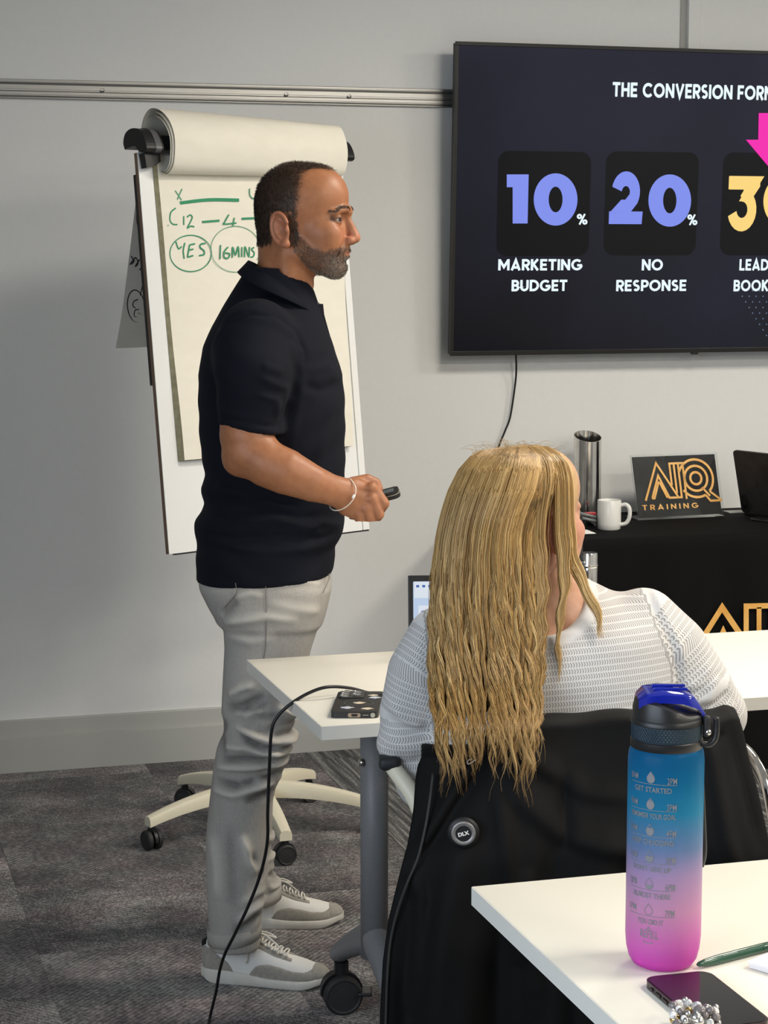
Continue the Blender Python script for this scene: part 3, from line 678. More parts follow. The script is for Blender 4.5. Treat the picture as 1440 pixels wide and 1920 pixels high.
for i in range(nx):
    x = CX0 - .012 + (CX1 - CX0 + .024) * i / (nx - 1)
    for j, (y, z, d) in enumerate(prof):
        amp = .011 * min(1, d / .25); wv = sin(x * 21 + .8 * sin(x * 5)) + .5 * sin(x * 47 + 1 + d * 2)
        V[j, i] = (x, y - amp * (wv + .9) + .0006 * sin(x * 60 + y * 23) * (d == 0), z if d == 0 else max(z, .006))
fa = [(j * nx + i, j * nx + i + 1, (j + 1) * nx + i + 1, (j + 1) * nx + i) for j in range(ny - 1) for i in range(nx - 1)]
cl = put('tablecloth', V.reshape(-1, 3), [f[::-1] for f in fa], M_cloth, None, True)
tag(cl, 'black fitted cloth with a gold triangle logo draped over the back table', 'tablecloth')
for xx in (CX0 - .012, CX1 + .012):
    mb = MB(); rings = [[(xx + .006 * sin(y * 30) * (1 - z / CH), y, z) for y in np.linspace(5.322, 5.895, 24)] for z in (CH, CH * .66, CH * .33, .006)]; mb.loft(rings, False, False); mb.build('end_drape', M_cloth, cl, True)
def logo(o, U, V, k, m, parent, lift):
    """k: metres per logo unit; o is the apex of the A"""
    mb = MB(); s = lambda pts, wd=13, closed=False: mb.stroke([(a * k, -b * k) for a, b in pts], wd * k, o, U, V, lift, closed)
    s([(-98, 238), (2, 8), (128, 226)]); s([(-52, 226), (6, 86), (66, 226), (150, 226), (150, 14)]); s([(6, 122), (-36, 226), (-52, 226)], 12); s([(10, 128), (52, 226)], 12)
    s([(92, 150), (92, 14), (182, 14), (182, 238)]); s([(121, 18), (121, 200)], 13)
    q = (262, 112)
    for r in (38, 78): s(ringpts(q, r, n=36), 15, True)
    s(ringpts(q, 118, n=40, a0=-2.75, a1=.78), 15); s([(346, 196), (424, 258)]); s(ringpts(q, 118, n=14, a0=1.1, a1=2.5), 15); s([(315, 218), (345, 256), (422, 256)]); s([(296, 170), (345, 225)], 13)
    return mb.build('logo', m, parent)
mb = MB(); cpx = lambda *pts: [(ony(x, y, CY0)[0], ony(x, y, CY0)[2]) for x, y in pts]; pw = ony(1350, 1150, CY0)[0] - ony(1340, 1150, CY0)[0]
for pts, wd in (([(1268, 1262), (1347, 1136), (1432, 1262)], 1.0), ([(1313, 1262), (1349, 1182), (1385, 1262)], 1.0), ([(1330, 1262), (1349, 1216), (1368, 1262)], .9), ([(1392, 1270), (1392, 1134), (1486, 1132), (1486, 1270)], .95), ([(1416, 1136), (1416, 1262)], .9), ([(1440, 1136), (1440, 1262)], 1.2), ([(1463, 1136), (1463, 1262)], .9)): mb.stroke(cpx(*pts), pw * wd, (0, CY0 - .013, 0), (1, 0, 0), (0, 0, 1), .012)
for r_ in (12, 28, 44, 60): mb.stroke([(ony(1560, 1196, CY0)[0] + pw / 10 * r_ * cos(a), ony(1560, 1196, CY0)[2] + pw / 10 * r_ * sin(a)) for a in np.linspace(0, 2 * pi, 37)[:-1]], pw * .9, (0, CY0 - .013, 0), (1, 0, 0), (0, 0, 1), .012, True)
mb.build('logo', M_gold, cl)

# ------------------------------------------------------------------ things on the black table
SB, SR = onz(1195, 976.5, CH), onz(1357, 968.5, CH); SU = (SR - SB); SW = np.linalg.norm(SU); SU /= SW; sb = np.array([-SU[1], SU[0], 0]); sa = radians(17)
SV = np.array([0, 0, cos(sa)]) + sb * sin(sa); SN = np.cross(SU, SV); SH = .204
M_acr = mat('clear_acrylic', (.95, .97, .97), .04, trans=1, ior=1.49); M_card = noisy(mat('black_sign_card', rough=.25), (.010, .010, .011), (.02, .02, .021), 12, .15, .003)
sg = thing('tabletop_sign', SB + (0, 0, .002), 'black AIQ TRAINING sign with gold logo in a slanted clear stand', 'sign')
Rs = Matrix((SU, SV, SN)).transposed(); sp = lambda a, b, n=0: SB + np.array([0, 0, .003]) + SU * a + SV * b + SN * n
MB().box(sp(SW / 2, SH / 2, .002), (SW, SH, .002), .0004, Rs).box(SB + SU * SW / 2 + sb * .045 + np.array([0, 0, .0025]), (SW, .09, .003), .0004, Matrix((SU, sb, (0, 0, 1))).transposed()).build('acrylic_stand', M_acr, sg)
MB().box(sp(SW / 2, SH / 2, -.0005), (SW - .012, SH - .012, .001), 0, Rs).build('card', M_card, sg)
def s2(px, py): q = on_plane(px, py, sp(0, 0, .0035), SN) - sp(0, 0, .0035); return np.array([q @ SU, q @ SV])
a = s2(1229, 866); logo(sp(a[0], a[1], .0034), SU, SV, np.linalg.norm(s2(1200, 935) - s2(1230, 935)) / 30 / 3.6, M_gold, sg, .0003)
a, b, c = s2(1205, 957), s2(1310, 954), s2(1205, 946); block_text('TRAINING', sp(a[0], a[1], .0034), SU, SV, b[0] - a[0], .0165, M_gold, sg, 'lettering', .0004, None, .19, .42)
# steel tube
tc_ = onz(1100, 972, CH); tr0 = .0432; th_ = PL(1098, 818, math.hypot(*tc_[:2]) * cos(math.atan2(tc_[0], tc_[1]) - YAW))[2] - CH
fdir = -np.array([sin(YAW), cos(YAW)]); mb = MB(); n = 40; rings = []
for r, zz in ((tr0, 0), (tr0, .02), (tr0, .1), (tr0, .2), (tr0, None), (tr0 - .0015, None), (tr0 - .0015, .02), (.001, .02)):
    rings.append([(tc_[0] + r * cos(a), tc_[1] + r * sin(a), CH + (th_ - .36 * r * (cos(a) * (fdir[0] + .25) + sin(a) * fdir[1]) if zz is None else zz)) for a in [2 * pi * k / n for k in range(n)]])
o = tag(mb.loft(rings, True).build('steel_tube', M_chrome, None, base=(tc_[0], tc_[1], CH)), 'tall polished steel tube with a slanted open top, left of the sign', 'tube'); edge_split(o, 50)
# mug
mc = onz(1142, 993, CH); mt = thing('coffee_mug', mc, 'white ceramic mug between the steel tube and the black sign', 'mug'); M_cer = mat('white_glaze', (.76, .76, .73), .18, coat=.3)
edge_split(MB().lathe([(.001, 0), (.030, 0), (.0345, .004), (.0355, .02), (.0355, .088), (.0345, .090), (.0325, .088), (.032, .012), (.001, .008)], mc, 36).build('cup', M_cer, mt), 60)
hp = smooth_path([mc + L2W((.033, -.006, .074)), mc + L2W((.048, -.012, .077)), mc + L2W((.058, -.016, .066)), mc + L2W((.059, -.016, .042)), mc + L2W((.050, -.013, .022)), mc + L2W((.033, -.008, .016))], 6)
MB().tube(hp, .0062, 10).build('handle', M_cer, mt, True)
# clutter by the mug
cc = onz(1098, 991, CH); M_gcab = mat('grey_cable_sheath', (.22, .23, .23), .5)
lp = [cc + L2W((.030 * cos(a), .034 * sin(a), .008 + .022 * abs(sin(a * .5)) + .002 * a)) for a in np.linspace(0, 4 * pi, 50)]
tag(MB().tube(lp, .0042, 8).build('coiled_cable', M_gcab, None, True), 'coiled grey cable lying beside the white mug', 'cable')
pc = onz(1112, 985, CH); pt = thing('power_plug', pc, 'black plug with a red tip behind the white mug', 'plug')
MB().box(pc + (0, 0, .017), (.04, .04, .034), .009, seg=3).build('body', M_black, pt, True); MB().box(pc + (-.012, -.004, .037), (.034, .02, .009), .003).build('tip', mat('red_plastic', (.5, .03, .04), .4), pt)
nc = onz(1098, 1001, CH); g = np.linspace(-1, 1, 16); vv = [(nc[0] - .02 + .045 * a, nc[1] + .005 + .028 * b, CH + .003 + .008 * (1 - max(abs(a), abs(b))) ** .5 + .003 * sin(7 * a + 4 * b) * (1 - max(abs(a), abs(b)) ** 4)) for b in g for a in g]
nf = [(j * 16 + i, j * 16 + i + 1, (j + 1) * 16 + i + 1, (j + 1) * 16 + i) for j in range(15) for i in range(15)]
tag(put('paper_napkin', vv, nf, M_whitep, None, True), 'crumpled white paper napkin at the black table front edge', 'napkin')
# black laptop seen from behind
H0 = onz(1394, 966, CH) + np.array([0, 0, .012]); lu = L2W((sin(radians(34.7)), -cos(radians(34.7)), 0)); ln = L2W((-cos(radians(34.7)), -sin(radians(34.7)), 0)); lt_ = radians(13)
lv = np.array([0, 0, cos(lt_)]) + ln * sin(lt_); lnn = np.cross(lu, lv); lnn = lnn if lnn @ ln > 0 else -lnn
lp_ = thing('laptop', H0, 'black laptop seen from behind at the right end of the black table', 'laptop'); Rl = Matrix((lu, lv, np.cross(lu, lv))).transposed()
M_lap = noisy(mat('dark_laptop_shell', rough=.45, metal=.2), (.022, .022, .022), (.034, .034, .033), 40)
MB().prism(rrect(0, 0, .33, .205, .012), H0, lu, lv, .008, np.cross(lu, lv)).build('lid', M_lap, lp_)
MB().box(H0 + lu * .165 - ln * .115 + np.array([0, 0, -.004]), (.33, .23, .014), .004, Matrix((lu, -ln, np.cross(lu, -ln))).transposed()).build('keyboard_base', M_lap, lp_)
lo_ = H0 if (np.cross(lu, lv) @ ln) < 0 else H0 + np.cross(lu, lv) * .008
disc = ringpts((.026, .036), .020, .030, 30); MB().prism(disc, lo_, lu, lv, .006, ln).build('hinge_disc', M_black, lp_)
MB().prism(ringpts((.024, .036), .014, .021, 24), lo_ + ln * .006, lu, lv, .0012, ln).build('disc_inset', mat('dark_disc', (.006, .006, .006), .25), lp_)
MB().prism(ringpts((.14, .14), .026, .030, 24), lo_, lu, lv, .0006, ln).build('lid_emblem', M_black, lp_); MB().prism(ringpts((.088, .098), .006, .012, 12), lo_, lu, lv, .0006, ln).build('lid_emblem', M_black, lp_)
MB().lathe([(.001, 0), (.055, 0), (.057, .003), (.055, .006), (.001, .006)], H0 + lu * .13 + ln * .02 + np.array([0, 0, -.0115]), 28).build('stand_foot', M_black, lp_, True)
pp = onz(1385, 960, CH); tag(MB().box(pp + (0, .0, .002), (.09, .05, .003), .0005).build('paper_strip', mat('grey_paper', (.35, .35, .33), .7), None), 'thin grey paper slip lying beside the black laptop', 'paper')

# ------------------------------------------------------------------ laptop, flask and bottle on the far desk
DZ = .73
LB = thing('laptop', (1.29, 3.56, DZ), 'open silver laptop with a bright screen in front of the seated woman', 'laptop')
q0 = PL(765, 1080, 3.93); q1 = PL(1093, 1086, 3.95); W0, W1 = L2W(q0), L2W(q1); lu = (W1 - W0); lu[2] = 0; lw = np.linalg.norm(lu); lu /= lw; lb = np.array([-lu[1], lu[0], 0]); hz = W0[2] - DZ; tl_ = .14
lv = np.array([0, 0, 1.0]) * hz + lb * tl_ * hz; lh = np.linalg.norm(lv); lv /= lh; l0 = np.array([W0[0], W0[1], DZ + .001]) - lb * tl_ * hz; ln = np.cross(lu, lv); Rl = Matrix((lu, lv, ln)).transposed()
MB().box(l0 + lu * lw / 2 + lv * lh / 2 - ln * .003, (lw, lh, .005), .002, Rl).build('lid', M_black, LB)
E_scr = E_('laptop_screen', (.55, .68, .88), .85); MB().flat(rrect(.010, .012, lw - .010, lh - .012, .002), l0, lu, lv, .0002).build('screen', E_scr, LB)
wp = MB(); wp.flat([(.012, lh - .045), (lw - .012, lh - .045), (lw - .012, lh - .013), (.012, lh - .013)], l0, lu, lv, .0006).flat([(.02, .03), (.12, .03), (.12, lh - .06), (.02, lh - .06)], l0, lu, lv, .0006); wp.build('screen_window', E_('screen_white', (.74, .80, .88), .9), LB)
ic = MB()
for k in range(5): ic.flat(rrect(.016 + .012 * k, lh - .024, .022 + .012 * k, lh - .019, .001), l0, lu, lv, .001)
for k in range(4): ic.flat(ringpts((.030 + .018 * (k % 2), lh - .075 - .022 * (k // 2)), .0055, n=12), l0, lu, lv, .001)
ic.flat(rrect(lw - .042, lh - .036, lw - .016, lh - .024, .002), l0, lu, lv, .001); ic.build('screen_icon', E_('screen_blue', (.06, .16, .50), .8), LB)
MB().box(l0 + lu * lw / 2 - lb * .115 + np.array([0, 0, .008]), (lw, .23, .014), .004, Matrix((lu, lb, (0, 0, 1))).transposed()).build('keyboard_base', mat('silver_laptop', (.5, .5, .5), .35, .6), LB)
fq = L2W(PL(1104, 1100, 4.03)); fk = thing('steel_flask', (fq[0], fq[1], DZ), 'slim steel drinking flask standing on the far desk by the woman', 'flask'); fh = L2W(PL(1103, 1036, 4.03))[2] - DZ
edge_split(MB().lathe([(.001, 0), (.0165, 0), (.0175, .004), (.0175, fh - .006), (.016, fh), (.001, fh)], (fq[0], fq[1], DZ), 24).build('body', M_chrome, fk), 50); MB().lathe([(.0178, fh - .03), (.0182, fh - .028), (.0182, fh - .026), (.0178, fh - .024)], (fq[0], fq[1], DZ), 24).build('ring', M_chrome, fk)
gq = L2W(PL(1083, 1100, 4.03)); gh = L2W(PL(1083, 966, 4.03))[2] - DZ; gk = thing('drink_bottle', (gq[0], gq[1], DZ), 'narrow black bottle with chrome rings half hidden behind the face of the woman', 'bottle')
edge_split(MB().lathe([(.001, 0), (.018, 0), (.019, .005), (.019, gh * .55), (.010, gh * .72), (.0085, gh * .95), (.009, gh), (.001, gh)], (gq[0], gq[1], DZ), 24).build('body', M_black, gk), 60)
for z in (.66, .625): MB().lathe([(.012, gh * z - .003), (.0185, gh * z - .002), (.0185, gh * z + .002), (.012, gh * z + .003)], (gq[0], gq[1], DZ), 24).build('ring', M_chrome, gk)

# ------------------------------------------------------------------ stickered phone and its cable
A0, A1 = onz(620, 1347, DZ), onz(709, 1347, DZ); ph_u = L2W((1, 0, 0)); ph_v = L2W((.06, 1, 0)); ph_v /= np.linalg.norm(ph_v); P0 = A0 + (0, 0, .0); PWd, PLn, PT = .083, .165, .0115
ph = thing('smartphone', P0, 'black-cased phone lying face down with animal stickers on the far desk', 'phone'); Rp = Matrix((ph_u, ph_v, (0, 0, 1))).transposed()
pq = lambda a, b, c: P0 + ph_u * a + ph_v * b + np.array([0, 0, c])
M_case = mat('black_phone_case', (.022, .022, .021), .5); edge_split(MB().prism(rrect(0, 0, PWd, PLn, .009), pq(0, 0, .0005), ph_u, ph_v, PT, (0, 0, 1)).build('case', M_case, ph), 30)
MB().prism(rrect(.004, .105, .050, PLn - .004, .008), pq(0, 0, PT), ph_u, ph_v, .0022, (0, 0, 1)).build('camera_bump', M_black, ph)
for a, b in ((.015, .150), (.015, .132), (.015, .115), (.036, .148), (.036, .128)):
    MB().lathe([(.001, .001), (.0065, .001), (.0075, .002), (.0082, 0)], pq(a, b, PT + .0024), 18).build('camera_lens', mat('lens_glass', (.25, .25, .24), .12, .4), ph)
MB().lathe([(.024, 0), (.024, .0006), (.027, .0006), (.027, 0)], pq(.044, .066, PT + .0005), 40).build('magnet_ring', mat('grey_ring', (.055, .055, .055), .5), ph)
M_stk = noisy(mat('printed_sticker', rough=.5), (.78, .74, .66), (.30, .38, .62), 120); M_stk2 = noisy(mat('printed_sticker_tan', rough=.5), (.80, .76, .66), (.55, .38, .22), 110)
for i, (a, b, r_) in enumerate(((.045, .068, .010), (.026, .030, .011), (.062, .022, .010), (.070, .110, .010), (.066, .130, .008))):
    pts = [(a + r_ * (1 + .25 * sin(5 * t_ + i)) * cos(t_), b + r_ * .75 * (1 + .2 * cos(4 * t_)) * sin(t_)) for t_ in np.linspace(0, 2 * pi, 22)[:-1]]
    MB().prism(pts, pq(0, 0, PT + .0008), ph_u, ph_v, .0004, (0, 0, 1)).build('sticker', M_stk if i % 2 else M_stk2, ph)
MB().prism(rrect(.030, .002, .052, .0095, .003), pq(0, 0, 0), ph_u, (0, 0, 1), .0006, -ph_v).build('charging_port', mat('copper_port_frame', (.42, .33, .25), .3, .7), ph)
MB().prism(rrect(.036, .0035, .047, .008, .002), pq(0, -.0007, 0), ph_u, (0, 0, 1), .0003, -ph_v).build('port_slot', M_black, ph)
MB().prism(ringpts((.0735, .0058), .0042, n=16), pq(0, 0, 0), ph_u, (0, 0, 1), .0006, -ph_v).build('speaker_ring', mat('pale_metal', (.5, .5, .42), .35, .6), ph)
MB().prism(rrect(.056, .005, .066, .0065, .0006), pq(0, 0, 0), ph_u, (0, 0, 1), .0006, -ph_v).build('speaker_slot', M_alu, ph)
cb = [onz(745, 1312, DZ + .006), onz(712, 1304, DZ + .010), L2W(PL(690, 1299, 3.63)), L2W(PL(655, 1290, 3.60)), L2W(PL(615, 1288, 3.57)), L2W(PL(580, 1299, 3.56)), L2W(PL(545, 1320, 3.55)), L2W(PL(520, 1344, 3.55)), L2W(PL(509, 1372, 3.55)),
      L2W(PL(505, 1440, 3.56)), L2W(PL(502, 1520, 3.58)), L2W(PL(501, 1580, 3.60)), L2W(PL(488, 1640, 3.63)), L2W(PL(465, 1700, 3.66)), L2W(PL(440, 1752, 3.70)), L2W(PL(422, 1788, 3.73)), L2W(PL(412, 1820, 3.77)), L2W(PL(405, 1860, 3.82)), onz(392, 1915, .004), onz(386, 1960, .004), onz(395, 2080, .004)]
tag(MB().tube(smooth_path(cb, 8), .0031, 8).build('charging_cable', M_black, None, True), 'black charging cable arching off the far desk down to the carpet', 'cable')
# ------------------------------------------------------------------ people: shared pieces
def skin_material(name):
    m = mat(name, rough=.46, spec=.45, sss=.06); t = NT(m); at = t.n('Attribute', attribute_name='tone'); tc = t.n('TexCoord')
    n1 = t.n('TexNoise', {'Vector': tc.outputs['Object'], 'Scale': 70, 'Detail': 4}); n2 = t.n('TexNoise', {'Vector': tc.outputs['Object'], 'Scale': 420, 'Detail': 2})
    v = t.ramp(n1.outputs['Fac'], [(.3, (.90, .86, .84)), (.7, (1.06, 1.07, 1.08))])
    mx = t.n('Mix', {6: at.outputs['Color'], 7: v, 0: 1.0}, data_type='RGBA', blend_type='MULTIPLY'); t.link(mx.outputs[2], 'Base Color'); t.bump(n2.outputs['Fac'], .12, .0006)
    return m
M_skin = skin_material('skin')
def head_field(h=.0018, nose=1.0, brow=1.0, slim=0.0):
    """head and neck; x forward, y to its left, z up, origin between the ears"""
    S = SDF((-.13, -.105, -.27), (.145, .105, .135), h); k = .014
    S.add(ell((-.002, 0, .030), (.089, .075, .084)), 0).add(ell((.045, 0, .043), (.060, .062, .063)), .02).add(ell((.040, 0, -.035), (.063, .060 - slim, .080)), .02)
    for s in (1, -1):
        S.add(cone((.008, s * (.048 - slim), -.068), (.074, s * .016, -.097), .022, .021), .02)
        S.add(ell((.064, s * .046, -.028), (.030, .017, .019)), .02)
        S.add(chain([(-.02, s * .056, -.05), (-.005, s * .036, -.17)], (.012, .011)), .02)
    for s in (1, -1): S.add(ell((.066, s * .036, -.056), (.026, .020, .030)), .02)
    S.add(ball((.078, 0, -.099), .022), .016).add(ell((.076, 0, -.066), (.031, .031, .027)), .014)
    for s in (1, -1):
        S.add(chain([(.084, s * .046, .010), (.103, s * .024, .018), (.1035, 0, .013)], (.007 * brow, .008 * brow, .008 * brow)), .010)
        S.sub(ell((.108, s * .037, -.003), (.020, .021, .0115)), .011)
    S.add(chain([(.099, 0, .004), (.110, 0, -.016), (.1135 + .005 * nose, 0, -.039)], (.0075, .0085, .0118)), .007)
    for s in (1, -1):
        S.add(ell((.108, s * .0125, -.0455), (.0125, .0078, .0088)), .006)
        S.sub(ball((.114, s * .0068, -.0545), .0034), .003)
        S.add(ball((.0835, s * .033, -.003), .0148), .004).sub(ell((.097, s * .0365, -.0034), (.013, .0145, .0034)), .0015)
        S.add(chain([(.087, s * .024, -.0705), (.101, s * .010, -.0655), (.1035, 0, -.0675)], (.0035, .0046, .0046)), .004)
        S.add(chain([(.087, s * .022, -.0735), (.098, s * .009, -.0770), (.1005, 0, -.0775)], (.0035, .0054, .0056)), .004)
        S.sub(chain([(.087, s * .027, -.0705), (.104, s * .011, -.0712), (.1085, 0, -.0718)], (.001, .0012, .0012)), .003)
        S.sub(chain([(.103, s * .021, -.044), (.094, s * .031, -.060), (.086, s * .034, -.076)], (.001, .002, .001)), .010)
        S.sub(cone((.100, s * .020, -.0885), (.1055, 0, -.0885), .003, .004), .010)
    S.add(chain([(-.028, 0, -.02), (-.030, 0, -.09), (-.046, 0, -.25)], (.057, .056, .064)), .024).add(ball((.016, 0, -.138), .012), .02)
    for s in (1, -1):
        c = np.array((-.021, s * .080, -.022)); a = radians(14); b = s * radians(20)
        R = np.array(Matrix.Rotation(b, 3, 'Z') @ Matrix.Rotation(-a, 3, 'Y'))
        S.add(ell(c, (.019, .0055, .032), R), .006)
        e = [c + R @ np.array((.0195 * cos(t), s * .0035, .033 * sin(t))) for t in np.linspace(radians(15), radians(262), 16)]
        S.add(chain(e, [.0042] * 16), .0025).add(ball(c + R @ np.array((.004, 0, -.033)), .0088), .006)
        S.sub(ell(c + R @ np.array((.004, s * .008, -.004)), (.0115, .0095, .0175), R), .004)
        e = [c + R @ np.array((-.001 + .011 * cos(t), s * .004, .001 + .020 * sin(t))) for t in np.linspace(radians(60), radians(240), 10)]
        S.add(chain(e, [.003] * 10), .003).add(ell(c + R @ np.array((.0145, s * .003, -.006)), (.005, .004, .007), R), .003)
    return S
def sstep(x, a, b): t = np.clip((x - a) / (b - a), 0, 1); return t * t * (3 - 2 * t)
def wob(P, f, seed=0): return (np.sin(P[:, 0] * f + seed) + np.sin(P[:, 1] * f * 1.3 + 2 * seed + 1) + np.sin(P[:, 2] * f * .9 + seed * 3 + 2)) / 3
def joined(parts):
    V = []; Q = []; C = []; k = 0
    for v, q, c in parts: V.append(v); Q.append(np.asarray(q) + k); C.append(c); k += len(v)
    return np.concatenate(V), np.concatenate(Q), np.concatenate(C)
def Lw(V): V = np.asarray(V); c, s = cos(YAW), sin(YAW); return np.stack([V[:, 0] * c + V[:, 1] * s, -V[:, 0] * s + V[:, 1] * c, V[:, 2]], 1)
def blades(P, N, D, L, wd, seed=1):
    """short tapered hair blades: roots P, directions D, lengths L"""
    r = np.random.default_rng(seed); D = D / np.linalg.norm(D, axis=1)[:, None]; T = np.cross(D, r.normal(size=P.shape)); T /= np.linalg.norm(T, axis=1)[:, None]
    n = len(P); L = L[:, None]; mid = P + D * L * .55 + N * L * .06; tip = P + D * L + N * L * -.02
    V = np.concatenate([P - T * wd, P + T * wd, mid + T * wd * .8, mid - T * wd * .8, tip]); i = np.arange(n)
    return V, [tuple(x) for x in np.stack([i, i + n, i + 2 * n, i + 3 * n], 1)] + [tuple(x) for x in np.stack([i + 3 * n, i + 2 * n, i + 4 * n], 1)]
def sample(V, Q, wgt, n, seed):
    r = np.random.default_rng(seed); A = np.linalg.norm(np.cross(V[Q[:, 2]] - V[Q[:, 0]], V[Q[:, 3]] - V[Q[:, 1]]), axis=1) * wgt[Q].mean(1)
    f = r.choice(len(Q), n, p=A / A.sum()); a = r.random((n, 4)) ** 1.5; a /= a.sum(1)[:, None]; return np.einsum('nk,nkj->nj', a, V[Q[f]]), f, a
def cloth_mat(name, c0, c1, scale=700, rough=.92, sheen=.1, bump=.25, extra=None):
    return noisy(mat(name, rough=rough, spec=.2, sheen=sheen), c0, c1, scale, bump, .0005)

# ------------------------------------------------------------------ the standing man
D0 = 4.20
man = thing('person', L2W((PL(480, 1800, D0)[0], D0, 0)), 'standing man in navy polo shirt and pale grey jeans, facing right with a remote', 'person', None)
HA = radians(9); HO = PL(560, 410, D0); Hf = np.array((cos(HA), -sin(HA), 0)); Hl = np.array((sin(HA), cos(HA), 0))
def hL(P): P = np.asarray(P); return HO + P[:, :1] * Hf + P[:, 1:2] * Hl + P[:, 2:] * np.array((0, 0, 1.))
hd = head_field(); HV, HQ = hd.mesh(); HV = relax(HV, HQ, 1, .35); HN = vnormals(HV, HQ); x, y, z = HV.T; ay = np.abs(y)
tmp = np.interp(z, [-.05, .003, .041, .089, .105], [.004, .011, .0150, .019, .030]); xh = tmp + (.070 - tmp) * (1 - sstep(ay, .014, .046)) * sstep(z, .06, .09)
wv = wob(HV, 260, 1) * .003 + wob(HV, 900, 4) * .003; earr = (x > -.046) & (x < .0) & (z < .014)
mh = np.maximum(sstep(xh - x + wv, -.010, .014) * sstep(z, -.004, .010) * (~earr | (z > .012)), sstep(-.046 - x + wv, -.002, .006) * sstep(z + wv, -.060, -.050))
mh = np.maximum(mh, sstep(.013 - x + wv, 0, .005) * sstep(x, -.012, -.006) * sstep(z, -.06, -.05) * (1 - sstep(z, .005, .012)) * (ay < .078) * .8)
mh[(ay > .0785) & earr] = 0
up = np.interp(x, [-.002, .006, .017, .044, .066, .080, .090, .112], [.0, -.016, -.038, -.060, -.066, -.060, -.056, -.054]); lw_ = np.interp(x, [-.005, .0, .02, .035, .055, .07], [-.045, -.062, -.092, -.112, -.128, -.14])
mb_ = sstep(up - z + wv, -.002, .010) * sstep(z - lw_ + wv, -.004, .006) * sstep(x, -.004, .006); mb_[(ay > .076)] = 0
lips = sstep(.0062 - np.sqrt((z + .0718) ** 2 + (np.maximum(ay - .016, 0) * .9) ** 2), 0, .003) * sstep(x, .088, .094)
cheekgap = sstep(.0125 - np.hypot(z + .058, (ay - .038) * .6), 0, .006)
mb_ = mb_ * (1 - lips)
sk = np.array((.37, .155, .072)); tone = np.tile(sk, (len(HV), 1))
def blend(c, m): global tone; tone = tone * (1 - m[:, None]) + np.array(c) * m[:, None]
blend((.47, .19, .11), .7 * sstep(.02 - np.hypot(z + .035, np.maximum(.107 - x, 0) * 1.0), 0, .015)); blend((.46, .18, .105), .55 * ((ay > .074) & (x < .0) & (x > -.05)))
blend((.44, .19, .11), .5 * sstep(.024 - np.hypot(z + .028, ay - .045), 0, .02) * (x > .04))
eyd = (z + .0034) / .0062; blend((.030, .018, .013), .85 * np.exp(-(eyd * np.where(z > -.003, .8, 1.5)) ** 2) * (ay > .019) * (ay < .053) * (x > .076)); brw = np.exp(-((z - .0190 - .004 * sstep(ay, .012, .03) + .010 * sstep(ay, .036, .052)) / .0032) ** 2) * (ay > .012) * (ay < .053) * (x > .06); blend((.040, .026, .018), .65 * brw)
blend((.16, .085, .055), .35 * sstep(.012 - np.hypot(z + .002, (ay - .033) * .6), 0, .01) * (x > .07))
blend((.070, .042, .030), mb_ * .62); blend((.26, .22, .185), mb_ * .55 * sstep(x, .05, .085) * sstep(-.07 - z, -.005, .02)); blend((.040, .026, .019), mh * .92); blend((.24, .095, .070), lips * .6)
bw = np.zeros(len(HV))
parts = [(hL(HV), HQ, tone)]
def chainL(pts, rs, sq=None): return chain([PL(*p) for p in pts], rs, sq)
# right arm and hand
AS = SDF((-.33, 3.86, 1.0), (.03, 4.14, 1.50), .0024)
AS.add(chainL([(474, 660, 4.06), (466, 760, 4.005), (462, 815, 3.99), (463, 842, 3.985)], (.045, .055, .054, .048)), .01)
AS.add(chainL([(468, 852, 3.985), (502, 870, 3.965), (535, 884, 3.96), (585, 906, 3.965), (643, 926, 3.99)], (.040, .047, .046, .037, .027), ((0, 1, 0), .92)), .03)
AS.add(ball(PL(442, 868, 3.985), .016), .03)
R_h = np.array(Matrix.Rotation(radians(22), 3, 'Y'))
AS.add(chainL([(643, 926, 3.99), (668, 936, 3.995)], (.027, .029), ((0, 1, 0), .8)), .02).add(obox(PL(674, 938, 3.998), (.034, .0165, .040), R_h, .015), .014)
for pts, rs in (([(698, 913, 3.992), (721, 944, 3.99), (713, 957, 4.018), (696, 946, 4.036)], (.0118, .0105, .0095, .0085)), ([(697, 934, 3.985), (711, 964, 3.985), (703, 975, 4.012), (688, 960, 4.034)], (.0122, .0108, .0098, .0085)),
                ([(688, 952, 3.984), (694, 976, 3.985), (687, 983, 4.010), (676, 966, 4.030)], (.0118, .0102, .0092, .008)), ([(675, 965, 3.986), (674, 983, 3.99), (667, 986, 4.008), (661, 972, 4.024)], (.0108, .0092, .0083, .0075)),
                ([(662, 908, 4.008), (688, 900, 4.018), (704, 906, 4.020), (710, 917, 4.014)], (.0155, .0125, .0112, .0092))): AS.add(chainL(pts, rs), .0045)
for px, py in ((697, 914), (697, 935), (688, 953)): AS.add(ball(PL(px, py, 3.982), .0085), .008)
for a, b in (((660, 915), (694, 915)), ((660, 932), (692, 936)), ((660, 948), (682, 955))): AS.add(cone(PL(*a, 3.981), PL(*b, 3.977), .002, .0025), .006)
V, Q = AS.mesh(); V = relax(V, Q, 1, .4); q = PL(700, 940, 4.0); kn = np.exp(-((np.linalg.norm(V - q, axis=1)) / .035) ** 2)[:, None]
parts.append((V, Q, np.tile((.37, .155, .072), (len(V), 1)) * (1 - kn * .25) + np.array((.52, .24, .155)) * kn * .25))
